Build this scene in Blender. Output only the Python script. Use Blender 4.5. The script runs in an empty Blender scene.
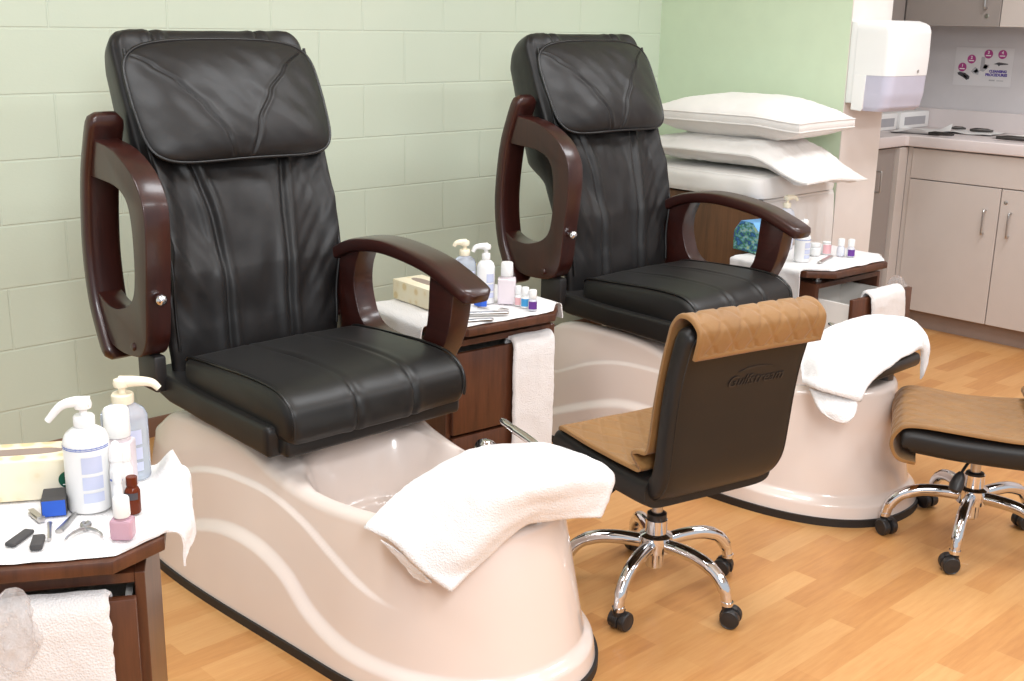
import bpy, bmesh, math, random
from math import sin, cos, pi, radians, sqrt, atan2
from mathutils import Vector, Matrix, noise as mnoise

random.seed(7)
SC = bpy.context.scene
COL = SC.collection

# ------------------------------------------------------------------ helpers
def lerp(a, b, t): return a + (b - a) * t
def sstep(a, b, x):
    t = max(0.0, min(1.0, (x - a) / (b - a))) if a != b else float(x >= b)
    return t * t * (3 - 2 * t)
def interp(tab, x):
    if x <= tab[0][0]: return tab[0][1]
    for (x0, y0), (x1, y1) in zip(tab, tab[1:]):
        if x <= x1:
            t = (x - x0) / (x1 - x0); t = t * t * (3 - 2 * t) * .5 + t * .5
            return lerp(y0, y1, t)
    return tab[-1][1]
def cinterp(tab, x):
    n = len(tab)
    if x <= tab[0][0]: return tab[0][1]
    if x >= tab[-1][0]: return tab[-1][1]
    for i in range(n - 1):
        (x1, y1), (x2, y2) = tab[i], tab[i + 1]
        if x <= x2:
            x0, y0 = tab[max(0, i - 1)]; x3, y3 = tab[min(n - 1, i + 2)]; h = x2 - x1; t = (x - x1) / h
            m1 = (y2 - y0) / (x2 - x0) * h; m2 = (y3 - y1) / (x3 - x1) * h
            return (2 * t ** 3 - 3 * t * t + 1) * y1 + (t ** 3 - 2 * t * t + t) * m1 + (-2 * t ** 3 + 3 * t * t) * y2 + (t ** 3 - t * t) * m2
def nz(x, y, z, s=1.0):
    return mnoise.noise(Vector((x * s, y * s, z * s)))

def catmull(pts, n, closed=False):
    pts = [Vector(p) for p in pts]; out = []; m = len(pts)
    segs = m if closed else m - 1
    def g(i): return pts[i % m] if closed else pts[max(0, min(m - 1, i))]
    for i in range(segs):
        p0, p1, p2, p3 = g(i - 1), g(i), g(i + 1), g(i + 2)
        if not closed:
            if i == 0: p0 = 2 * p1 - p2
            if i == segs - 1: p3 = 2 * p2 - p1
        for k in range(n):
            t = k / n
            out.append(.5 * ((2 * p1) + (p2 - p0) * t + (2 * p0 - 5 * p1 + 4 * p2 - p3) * t * t + (3 * p1 - p0 - 3 * p2 + p3) * t ** 3))
    if not closed: out.append(pts[-1].copy())
    return out

class MB:
    """collects geometry for ONE mesh"""
    def __init__(s): s.v = []; s.f = []; s.m = []
    def add(s, vs, fs, mi=0):
        o = len(s.v); s.v += [tuple(p) for p in vs]; s.f += [tuple(i + o for i in f) for f in fs]; s.m += [mi] * len(fs)
        return s
    def bm(s, b, mi=0):
        b.verts.index_update(); b.verts.ensure_lookup_table()
        s.add([v.co[:] for v in b.verts], [[v.index for v in f.verts] for f in b.faces], mi); b.free(); return s
    def box(s, x0, x1, y0, y1, z0, z1, r=0.0, seg=2, mi=0, M=None):
        b = bmesh.new(); bmesh.ops.create_cube(b, size=1)
        for v in b.verts:
            v.co = Vector((lerp(x0, x1, v.co.x + .5), lerp(y0, y1, v.co.y + .5), lerp(z0, z1, v.co.z + .5)))
        if r > 0:
            bmesh.ops.bevel(b, geom=b.edges[:], offset=r, segments=seg, profile=.5, affect='EDGES', clamp_overlap=True)
        if M is not None: bmesh.ops.transform(b, matrix=M, verts=b.verts)
        return s.bm(b, mi)
    def grid(s, fn, nu, nv, cu=False, cv=False, mi=0):
        vs = [fn(i / (nu if cu else nu - 1), j / (nv if cv else nv - 1)) for j in range(nv) for i in range(nu)]
        fs = []
        for j in range(nv if cv else nv - 1):
            for i in range(nu if cu else nu - 1):
                i2 = (i + 1) % nu; j2 = (j + 1) % nv
                fs.append((j * nu + i, j * nu + i2, j2 * nu + i2, j2 * nu + i))
        return s.add(vs, fs, mi)
    def loops(s, rings, cap0=True, cap1=True, mi=0):
        n = len(rings[0]); vs = [p for r in rings for p in r]; fs = []
        for j in range(len(rings) - 1):
            for i in range(n):
                k = (i + 1) % n
                fs.append((j * n + i, j * n + k, (j + 1) * n + k, (j + 1) * n + i))
        if cap0: fs.append(tuple(range(n - 1, -1, -1)))
        if cap1: fs.append(tuple((len(rings) - 1) * n + i for i in range(n)))
        return s.add(vs, fs, mi)
    def lathe(s, prof, c=(0, 0, 0), seg=24, mi=0, M=None, sx=1, sy=1):
        rings = []
        for r, z in prof:
            ring = []
            for i in range(seg):
                a = 2 * pi * i / seg
                p = Vector((r * cos(a) * sx, r * sin(a) * sy, z))
                if M is not None: p = M @ p
                ring.append(p + Vector(c))
            rings.append(ring)
        return s.loops(rings, True, True, mi)
    def tube(s, path, rad, seg=10, mi=0, sx=1.0, up=None, caps=True):
        path = [Vector(p) for p in path]; n = len(path)
        if not isinstance(rad, (list, tuple)): rad = [rad] * n
        up = Vector(up) if up else None
        rings = []; prev = None
        for i, p in enumerate(path):
            t = (path[min(i + 1, n - 1)] - path[max(i - 1, 0)]).normalized()
            if prev is None:
                ref = up if up else (Vector((0, 0, 1)) if abs(t.z) < .9 else Vector((1, 0, 0)))
                a = t.cross(ref).normalized()
            else:
                a = (prev - t * prev.dot(t)).normalized()
            prev = a; b = t.cross(a)
            rings.append([p + rad[i] * (a * cos(2 * pi * k / seg) * sx + b * sin(2 * pi * k / seg)) for k in range(seg)])
        return s.loops(rings, caps, caps, mi)
    def prism(s, poly, axis, a, b, bev=0.0, seg=2, mi=0):
        """2D polygon extruded along an axis from a to b; bevels the rim edges"""
        bmm = bmesh.new()
        def P(u, v, w): return {'x': (w, u, v), 'y': (u, w, v), 'z': (u, v, w)}[axis]
        lo = [bmm.verts.new(P(u, v, a)) for u, v in poly]; hi = [bmm.verts.new(P(u, v, b)) for u, v in poly]
        f0 = bmm.faces.new(lo); f1 = bmm.faces.new(hi); n = len(poly)
        for i in range(n): bmm.faces.new((lo[i], lo[(i + 1) % n], hi[(i + 1) % n], hi[i]))
        bmesh.ops.recalc_face_normals(bmm, faces=bmm.faces)
        if bev > 0:
            es = list(set(f0.edges[:] + f1.edges[:]))
            bmesh.ops.bevel(bmm, geom=es, offset=bev, segments=seg, profile=.5, affect='EDGES', clamp_overlap=True)
        return s.bm(bmm, mi)
    def xf(s, M):
        s.v = [tuple(M @ Vector(p)) for p in s.v]; return s
    def mesh(s, name, mats, ang=35, recalc=True):
        me = bpy.data.meshes.new(name); me.from_pydata(s.v, [], s.f)
        for m in mats: me.materials.append(m)
        for p, i in zip(me.polygons, s.m): p.material_index = i
        if recalc:
            b = bmesh.new(); b.from_mesh(me); bmesh.ops.recalc_face_normals(b, faces=b.faces); b.to_mesh(me); b.free()
        me.shade_smooth()
        if ang < 180: me.set_sharp_from_angle(angle=radians(ang))
        me.validate(); return me

def obj(name, mb, mats, parent=None, loc=(0, 0, 0), rz=0, ang=35):
    if not isinstance(mats, (list, tuple)): mats = [mats]
    me = mb if isinstance(mb, bpy.types.Mesh) else mb.mesh(name, mats, ang)
    o = bpy.data.objects.new(name, me); COL.objects.link(o)
    o.location = loc; o.rotation_euler = (0, 0, rz)
    if parent: o.parent = parent
    return o
def tag(o, label, cat, group=None, kind=None):
    o['label'] = label; o['category'] = cat
    if group: o['group'] = group
    if kind: o['kind'] = kind
    return o
def thing(name, label, cat, loc, rz=0, group=None):
    o = bpy.data.objects.new(name, None); o.empty_display_size = .05; COL.objects.link(o)
    o.location = loc; o.rotation_euler = (0, 0, rz)
    return tag(o, label, cat, group)
def struct(name, mb, mats, label=None, ang=35):
    o = obj(name, mb, mats, ang=ang); o['kind'] = 'structure'
    if label: o['label'] = label
    return o
def dup(o, parent=None):
    c = o.copy(); COL.objects.link(c)
    if parent: c.parent = parent
    for ch in list(o.children): dup(ch, c)
    return c
def text_mesh(txt, size, depth=.0006, shear=0.0, bold=0.0, align='CENTER'):
    cu = bpy.data.curves.new('lettering', 'FONT'); cu.body = txt; cu.size = size; cu.extrude = depth
    cu.shear = shear; cu.offset = bold; cu.align_x = align; cu.align_y = 'CENTER'; cu.resolution_u = 3
    o = bpy.data.objects.new('lettering_source', cu); COL.objects.link(o)
    bpy.context.view_layer.update()
    me = bpy.data.meshes.new_from_object(o.evaluated_get(bpy.context.evaluated_depsgraph_get()))
    bpy.data.objects.remove(o); bpy.data.curves.remove(cu)
    v = [x.co[:] for x in me.vertices]; f = [tuple(p.vertices) for p in me.polygons]; bpy.data.meshes.remove(me)
    return v, f

# ------------------------------------------------------------------ materials
def srgb(r, g, b):
    def c(x):
        x /= 255.0
        return x / 12.92 if x <= .04045 else ((x + .055) / 1.055) ** 2.4
    return (c(r), c(g), c(b), 1)
class NT:
    def __init__(s, name):
        s.mat = bpy.data.materials.new(name); s.mat.use_nodes = True; s.t = s.mat.node_tree
        s.b = s.t.nodes['Principled BSDF']
    def n(s, typ, **kw):
        nd = s.t.nodes.new(typ)
        for k, v in kw.items():
            if k in nd.inputs: nd.inputs[k].default_value = v
            else: setattr(nd, k, v)
        return nd
    def l(s, a, b): s.t.links.new(a, b)
    def set(s, **kw):
        for k, v in kw.items(): s.b.inputs[k.replace('_', ' ')].default_value = v
        return s
    def coord(s, scale=(1, 1, 1), kind='Object', rot=(0, 0, 0), loc=(0, 0, 0)):
        tc = s.n('ShaderNodeTexCoord'); mp = s.n('ShaderNodeMapping'); mp.inputs['Scale'].default_value = scale
        mp.inputs['Rotation'].default_value = rot; mp.inputs['Location'].default_value = loc
        s.l(tc.outputs[kind], mp.inputs['Vector']); return mp.outputs['Vector']
    def noise(s, vec, scale, detail=4, rough=.55):
        nd = s.n('ShaderNodeTexNoise'); nd.inputs['Scale'].default_value = scale; nd.inputs['Detail'].default_value = detail
        nd.inputs['Roughness'].default_value = rough; s.l(vec, nd.inputs['Vector']); return nd.outputs['Fac']
    def ramp(s, fac, stops):
        r = s.n('ShaderNodeValToRGB'); e = r.color_ramp.elements
        while len(e) < len(stops): e.new(.5)
        for x, (p, c) in zip(e, stops): x.position = p; x.color = c
        s.l(fac, r.inputs['Fac']); return r.outputs['Color']
    def bump(s, h, strength=.3, dist=.002, nrm=None):
        b = s.n('ShaderNodeBump'); b.inputs['Strength'].default_value = strength; b.inputs['Distance'].default_value = dist
        s.l(h, b.inputs['Height'])
        if nrm is not None: s.l(nrm, b.inputs['Normal'])
        return b.outputs['Normal']
    def nrm(s, o): s.l(o, s.b.inputs['Normal']); return s
    def col(s, o): s.l(o, s.b.inputs['Base Color']); return s

def plain(name, c, rough=.5, metal=0.0, coat=0.0, bump=None, spec=.5, var=0.06):
    t = NT(name); t.set(Roughness=rough, Metallic=metal, Coat_Weight=coat, Specular_IOR_Level=spec)
    v = t.coord()
    c = srgb(*c)
    f = t.noise(v, 9, 3)
    d = tuple(x * (1 - var) for x in c[:3]) + (1,); u = tuple(min(1, x * (1 + var)) for x in c[:3]) + (1,)
    t.col(t.ramp(f, [(.3, d), (.7, u)]))
    if bump: t.nrm(t.bump(t.noise(v, bump[0], 3), bump[1], bump[2]))
    return t.mat
def wood(name, dark, light, rough=.35, coat=.3, axis='z', scale=1.0, contrast=1.0):
    t = NT(name); t.set(Roughness=rough, Coat_Weight=coat, Coat_Roughness=.15)
    sc = {'x': (1.2, 14, 14), 'y': (14, 1.2, 14), 'z': (14, 14, 1.2)}[axis]
    v = t.coord(tuple(q * scale for q in sc))
    f = t.noise(v, 2.2, 6, .6)
    v2 = t.coord(tuple(q * scale * 4 for q in sc)); g = t.noise(v2, 3.0, 3)
    m = t.n('ShaderNodeMath', operation='ADD'); mm = t.n('ShaderNodeMath', operation='MULTIPLY'); mm.inputs[1].default_value = .35
    t.l(g, mm.inputs[0]); t.l(f, m.inputs[0]); t.l(mm.outputs[0], m.inputs[1])
    t.col(t.ramp(m.outputs[0], [(.45, srgb(*dark)), (.9, srgb(*light))]))
    t.nrm(t.bump(g, .05, .001)); return t.mat

M = {}
def make_materials():
    # painted concrete block
    def block(name, c1, c2, plane):
        t = NT(name); t.set(Roughness=.55, Specular_IOR_Level=.35)
        rot = (radians(90), 0, 0) if plane == 'xz' else (0, 0, 0)
        tc = t.n('ShaderNodeTexCoord'); sp = t.n('ShaderNodeSeparateXYZ'); cb = t.n('ShaderNodeCombineXYZ')
        t.l(tc.outputs['Object'], sp.inputs[0])
        ax = t.n('ShaderNodeMath', operation='ADD'); ax.inputs[1].default_value = .0713
        t.l(sp.outputs['X'], ax.inputs[0]); t.l(ax.outputs[0], cb.inputs['X']); t.l(sp.outputs['Z'], cb.inputs['Y'])
        br = t.n('ShaderNodeTexBrick'); t.l(cb.outputs[0], br.inputs['Vector'])
        for k, v in {'Scale': 1.0, 'Mortar Size': .0045, 'Mortar Smooth': .6, 'Brick Width': .4064, 'Row Height': .2032}.items(): br.inputs[k].default_value = v
        br.offset = .5; br.offset_frequency = 2
        v = t.coord(); f = t.noise(v, 1.2, 3); t.col(t.ramp(f, [(.3, srgb(*c1)), (.7, srgb(*c2))]))
        inv = t.n('ShaderNodeMath', operation='SUBTRACT'); inv.inputs[0].default_value = 1; t.l(br.outputs['Fac'], inv.inputs[1])
        b1 = t.bump(inv.outputs[0], .55, .0035)
        vv = t.coord((1, 1, 2.2)); t.nrm(t.bump(t.noise(vv, 60, 5, .6), .12, .003, b1)); return t.mat
    M['block'] = block('painted_block', (208, 218, 198), (213, 222, 203), 'xz')
    M['green'] = plain('mint_paint', (209, 225, 197), .55, bump=(90, .06, .002), var=.02)
    M['white_wall'] = plain('white_paint', (232, 224, 218), .5, bump=(90, .05, .002), var=.02)
    M['ceiling'] = plain('ceiling_white', (235, 235, 230), .8, var=.02)
    M['base_brown'] = plain('brown_vinyl_base', (138, 104, 84), .5)
    M['greywall'] = plain('grey_laminate_wall', (204, 199, 200), .5, var=.02)
    # strip wood floor
    t = NT('oak_strip_floor'); t.set(Roughness=.38, Specular_IOR_Level=.4)
    v = t.coord()
    br = t.n('ShaderNodeTexBrick'); t.l(v, br.inputs['Vector']); br.offset = .37; br.offset_frequency = 2; br.squash = 1
    for k, x in {'Scale': 1.0, 'Mortar Size': .0006, 'Mortar Smooth': .3, 'Brick Width': .44, 'Row Height': .072, 'Bias': 0.0}.items(): br.inputs[k].default_value = x
    br.inputs['Color1'].default_value = (0, 0, 0, 1); br.inputs['Color2'].default_value = (1, 1, 1, 1); br.inputs['Mortar'].default_value = (.35, .35, .35, 1)
    g = t.noise(t.coord((2.2, 22, 1)), 3.5, 6, .6); fine = t.noise(t.coord((8, 120, 1)), 4, 3)
    big = t.noise(t.coord((1.2, 5, 1)), 2.5, 2)
    def mul(a, k):
        m = t.n('ShaderNodeMath', operation='MULTIPLY'); t.l(a, m.inputs[0]); m.inputs[1].default_value = k; return m.outputs[0]
    def add(a, b):
        m = t.n('ShaderNodeMath', operation='ADD'); t.l(a, m.inputs[0]); t.l(b, m.inputs[1]); return m.outputs[0]
    s = add(add(mul(br.outputs['Color'], .32), mul(g, .46)), add(mul(fine, .12), mul(big, .22)))
    t.col(t.ramp(s, [(.25, srgb(180, 122, 72)), (.5, srgb(199, 143, 86)), (.8, srgb(214, 164, 107))]))
    t.nrm(t.bump(fine, .04, .001)); M['floor'] = t.mat
    # leather
    def leather(name, c, rough=.42, wr=.25):
        t = NT(name); t.set(Roughness=rough, Specular_IOR_Level=.42, Sheen_Weight=.02)
        v = t.coord(); f = t.noise(v, 5, 3); cc = srgb(*c)
        t.col(t.ramp(f, [(.3, tuple(x * .88 for x in cc[:3]) + (1,)), (.7, tuple(x * 1.1 for x in cc[:3]) + (1,))]))
        b = t.bump(t.noise(v, 14, 3), wr, .006)
        vo = t.n('ShaderNodeTexVoronoi'); vo.inputs['Scale'].default_value = 420; t.l(v, vo.inputs['Vector'])
        t.nrm(t.bump(vo.outputs['Distance'], .06, .001, b)); return t.mat
    M['leather'] = leather('black_leather', (25, 23, 23), .44)
    M['leather_seat'] = leather('black_leather_smooth', (23, 22, 21), .42, .08)
    M['vinyl'] = leather('black_vinyl', (25, 23, 22), .45, .05)
    M['piping'] = plain('black_piping', (20, 19, 19), .35)
    M['mahogany'] = wood('mahogany', (38, 15, 12), (60, 26, 20), .32, .35, 'z', .5)
    M['cart_wood'] = wood('cart_walnut', (66, 36, 23), (98, 57, 36), .38, .15, 'z', .8)
    M['bed_wood'] = wood('bed_walnut', (82, 52, 30), (116, 76, 46), .4, .1, 'z', .7)
    # tub acrylic
    t = NT('pearl_acrylic'); t.set(Roughness=.22, Coat_Weight=.6, Coat_Roughness=.06, Specular_IOR_Level=.5)
    t.col(t.ramp(t.noise(t.coord(), 3, 2), [(.3, srgb(232, 217, 208)), (.7, srgb(237, 223, 214))])); M['tub'] = t.mat
    M['rubber'] = plain('black_rubber', (36, 32, 30), .6)
    M['plastic_black'] = plain('black_plastic', (38, 36, 36), .4)
    M['plastic_grey'] = plain('dark_grey_plastic', (84, 80, 80), .45)
    M['chrome'] = plain('chrome', (225, 225, 228), .07, 1.0, var=.01)
    M['steel'] = plain('brushed_steel', (190, 188, 186), .28, 1.0, var=.03)
    # towel
    def terry(name, c, sc=260, st=.5):
        t = NT(name); t.set(Roughness=.95, Specular_IOR_Level=.1, Sheen_Weight=.25)
        v = t.coord(); f = t.noise(v, 6, 3); cc = srgb(*c)
        t.col(t.ramp(f, [(.3, tuple(x * .96 for x in cc[:3]) + (1,)), (.7, cc)]))
        vo = t.n('ShaderNodeTexVoronoi'); vo.inputs['Scale'].default_value = sc; t.l(v, vo.inputs['Vector'])
        t.nrm(t.bump(vo.outputs['Distance'], st, .003, t.bump(t.noise(v, 22, 4), .25, .006))); return t.mat
    M['terry'] = terry('white_terry', (236, 233, 232))
    M['linen'] = terry('white_cotton', (234, 230, 226), 700, .12)
    # quilted tan cover
    t = NT('tan_quilted_cover'); t.set(Roughness=.6, Sheen_Weight=.15)
    v = t.coord(); t.col(t.ramp(t.noise(v, 8, 4), [(.3, srgb(134, 95, 50)), (.7, srgb(150, 109, 60))]))
    t.nrm(t.bump(t.noise(v, 160, 3), .2, .002)); M['tan'] = t.mat
    M['tan_edge'] = plain('tan_binding', (176, 126, 62), .6)
    # cabinets
    M['cab'] = plain('beige_laminate', (198, 188, 181), .45, var=.015)
    M['cab_grey'] = plain('grey_laminate', (150, 141, 136), .45, var=.015)
    M['toe'] = plain('toe_kick_vinyl', (150, 132, 122), .5)
    M['counter'] = plain('counter_laminate', (214, 204, 202), .4, var=.02)
    M['white_plastic'] = plain('white_plastic', (238, 238, 237), .3, var=.01)
    M['cream_plastic'] = plain('cream_plastic', (240, 230, 206), .3, var=.01)
    M['smoke'] = plain('smoky_window', (190, 188, 204), .15, var=.03)
    M['paper'] = plain('paper_white', (238, 236, 234), .8, var=.01)
    M['poster'] = plain('poster_film', (214, 210, 211), .3, var=.01)
    M['dark_metal'] = plain('dark_metal', (70, 66, 64), .35, .6)
    M['blue'] = plain('blue_foam', (42, 92, 196), .7)
    M['black_emery'] = plain('grey_emery', (70, 68, 68), .85, bump=(900, .3, .001))
    M['blue_print'] = plain('blue_print', (112, 132, 196), .5)
    M['pale_blue_print'] = plain('pale_blue_print', (196, 202, 226), .5)
    M['purple'] = plain('purple_print', (100, 50, 140), .5)
    M['magenta'] = plain('magenta_print', (170, 62, 130), .5)
    M['navy_print'] = plain('navy_print', (84, 66, 150), .5)
    M['dark_print'] = plain('dark_print', (70, 68, 74), .5)
    M['grey_print'] = plain('grey_print', (170, 168, 172), .5)
    M['cyan_print'] = plain('cyan_print', (60, 150, 205), .5)
    M['red_print'] = plain('red_print', (226, 176, 180), .5)
    M['green_print'] = plain('green_print', (22, 92, 64), .5)
    M['drawer_white'] = plain('white_melamine', (232, 228, 222), .4, var=.01)
    M['drawer_dark'] = plain('grey_drawer_liner', (96, 92, 90), .6)
    # translucent / liquids
    def clear(name, c, rough=.15, trans=.75, alpha=1.0):
        t = NT(name); t.set(Roughness=rough, Transmission_Weight=trans, IOR=1.25, Alpha=alpha)
        t.col(t.ramp(t.noise(t.coord(), 5, 2), [(.3, srgb(*c)), (.7, srgb(*[min(255, x + 4) for x in c]))])); return t.mat
    M['frosted'] = clear('frosted_plastic', (236, 238, 246), .3, .35)
    M['clearblue'] = clear('clear_bluish_plastic', (222, 230, 244), .12, .6)
    M['pinkliq'] = clear('pink_liquid', (248, 238, 243), .2, .35)
    M['pinkpolish'] = clear('pink_polish', (214, 176, 190), .1, .35)
    M['amber'] = clear('amber_glass', (112, 48, 26), .08, .3)
    M['bag'] = clear('clear_bag_film', (225, 222, 222), .12, .5, .38)
    # tissue box pattern
    t = NT('tissue_box_print'); t.set(Roughness=.5)
    v = t.coord((1, 1, 1)); vo = t.n('ShaderNodeTexVoronoi'); vo.inputs['Scale'].default_value = 26; vo.inputs['Randomness'].default_value = .35; t.l(v, vo.inputs['Vector'])
    t.col(t.ramp(vo.outputs['Distance'], [(.30, srgb(226, 204, 158)), (.40, srgb(238, 226, 196)), (.6, srgb(240, 230, 204))])); M['tissuebox'] = t.mat
    t = NT('tissue_box_landscape'); t.set(Roughness=.4)
    f = t.noise(t.coord((1, 1, 1.4)), 34, 3)
    t.col(t.ramp(f, [(.34, srgb(70, 140, 205)), (.43, srgb(40, 80, 150)), (.5, srgb(90, 160, 110)), (.57, srgb(130, 190, 226)), (.68, srgb(200, 220, 140))])); M['landscape'] = t.mat
    M['skyblue'] = plain('sky_blue_card', (116, 176, 228), .4)
make_materials()

# ------------------------------------------------------------------ camera
def camera():
    F, yaw, pit, rol, D, H = 1163.2153, 0.76490028, 0.26783517, 0.01871156, 3.750164, 1.4691748
    f = Vector((sin(yaw) * cos(pit), cos(yaw) * cos(pit), -sin(pit))); r = Vector((cos(yaw), -sin(yaw), 0)); u = r.cross(f)
    r2 = cos(rol) * r + sin(rol) * u; u2 = -sin(rol) * r + cos(rol) * u
    cam = bpy.data.cameras.new('camera'); o = bpy.data.objects.new('camera', cam); COL.objects.link(o)
    m = Matrix((r2, u2, -f)).transposed().to_4x4(); m.translation = Vector((0, -D, H)); o.matrix_world = m
    cam.sensor_width = 36; cam.lens = F / 1024 * 36; cam.clip_start = .05
    SC.camera = o
camera()

# ------------------------------------------------------------------ room
def room():
    struct('floor', MB().box(-1.6, 7.2, -6.0, .3, -.08, 0), M['floor'])
    struct('wall_back', MB().box(-1.6, 4.562, 0, .2, 0, 2.7), M['block'])
    struct('wall_end', MB().box(4.562, 4.89, -1.036, .2, 0, 2.7), M['green'])
    struct('trim_1', MB().box(4.5622, 4.8898, -1.04, -1.036, 0, 2.7), M['white_wall'])
    struct('wall_kitchen_back', MB().box(4.89, 6.2, -.3, .2, 0, 2.7), M['greywall'])
    struct('wall_kitchen_side', MB().box(6.0, 6.2, -6.0, -.3, 0, 2.7), M['greywall'])
    struct('ceiling', MB().box(-1.6, 7.2, -6.0, .3, 2.7, 2.78), M['ceiling'])
    b = MB(); prof = [(0, 0), (-.012, 0), (-.010, .055), (-.006, .068), (0, .07)]
    rings = [[(x, y, z) for y, z in prof] for x in (-1.6, 4.562)]
    b.loops(rings); struct('baseboard_back', b, M['base_brown'])
    # recessed ceiling lights (out of frame, the room's lamps)
    for (x, y, e) in ((.6, -1.7, 1), (2.6, -1.9, 1), (4.4, -2.2, 1), (.6, -4.2, 1), (2.6, -4.2, 1), (4.6, -4.4, 1)):
        L = bpy.data.lights.new('ceiling_lamp', 'AREA'); L.shape = 'RECTANGLE'; L.size = 1.15; L.size_y = .55; L.energy = 25 * e
        L.color = (.93, .965, 1.0); o = bpy.data.objects.new('ceiling_lamp', L); COL.objects.link(o); o.location = (x, y, 2.68)
    # the photographer's flash, bounced and diffused beside the camera
    L = bpy.data.lights.new('camera_flash', 'AREA'); L.shape = 'DISK'; L.size = .7; L.energy = 32; L.color = (.95, .975, 1.0)
    o = bpy.data.objects.new('camera_flash', L); COL.objects.link(o); o.location = (.15, -4.2, 2.1)
    o.rotation_euler = (Vector((2.3, -1.2, .5)) - o.location).to_track_quat('-Z', 'Y').to_euler()
    w = bpy.data.worlds.new('world'); SC.world = w; w.use_nodes = True
    w.node_tree.nodes['Background'].inputs['Color'].default_value = (.88, .94, 1.0, 1)
    w.node_tree.nodes['Background'].inputs['Strength'].default_value = .62
room()
SC.view_settings.view_transform = 'Standard'; SC.view_settings.look = 'None'
SC.view_settings.exposure = 0.24; SC.view_settings.gamma = 1.0; SC.view_settings.use_curve_mapping = False

# ------------------------------------------------------------------ pedicure chair
PIV = (-.94, .61)           # arm pivot (y, z)
UP_OUT = [(-.748, 1.160), (-.785, 1.150), (-.881, 1.132), (-.975, 1.085), (-1.025, 1.021), (-1.036, .96), (-1.03, .87), (-1.017, .777), (-1.009, .70), (-1.000, .650), (-.978, .613), (-.942, .596), (-.86, .591), (-.80, .60), (-.775, .625), (-.742, .665)]
UP_IN = [(-.708, .745), (-.735, .731), (-.778, .712), (-.83, .707), (-.88, .718), (-.92, .736), (-.945, .765), (-.957, .81), (-.962, .878), (-.959, .949), (-.945, 1.0), (-.912, 1.03), (-.859, 1.044), (-.78, 1.05), (-.722, 1.055)]
PADC = [(-.785, 1.218), (-.752, 1.14), (-.722, 1.05), (-.703, .93), (-.698, .82), (-.713, .71), (-.744, .63), (-.782, .555)]
def arm_meshes():
    a = [(p.x - PIV[0], p.y - PIV[1]) for p in catmull([(y, z, 0) for y, z in UP_OUT], 3)]
    c = [(p.x - PIV[0], p.y - PIV[1]) for p in catmull([(y, z, 0) for y, z in UP_IN], 3)]
    plate = MB().prism(a + c, 'x', -.035, .035, .009, 3).mesh('arm_frame', [M['mahogany']], 40)
    path = catmull([(0, y - PIV[0], z - PIV[1]) for y, z in PADC], 6); n = len(path)
    rings = []
    tot = [0]
    for p, q in zip(path, path[1:]): tot.append(tot[-1] + (q - p).length)
    ext = []
    for i, p in enumerate(path):
        t = (path[min(i + 1, n - 1)] - path[max(i - 1, 0)]).normalized(); nn = Vector((0, -t.z, t.y))
        s = tot[i]; e = min(s, tot[-1] - s)
        k = 1.0 if e > .04 else sqrt(max(0, 1 - (1 - e / .04) ** 2))
        w = .050 * (.62 + .38 * k); h = .021 * (.55 + .45 * min(1, e / .012))
        ring = []
        for j in range(24):
            an = 2 * pi * j / 24; cx, cy = cos(an), sin(an); ex = .42
            ring.append(p + Vector((1, 0, 0)) * (w * math.copysign(abs(cx) ** ex, cx)) + nn * (h * math.copysign(abs(cy) ** ex, cy)))
        rings.append(ring)
    pad = MB().loops(rings).mesh('arm_pad', [M['mahogany']], 50)
    cap = MB().lathe([(.011, 0), (.011, .004), (.008, .007), (.002, .008)], M=Matrix.Rotation(radians(-90), 4, 'Y'), c=(-.034, .012, .012), seg=16).mesh('bolt_cap', [M['mahogany']])
    return plate, pad, cap

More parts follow.
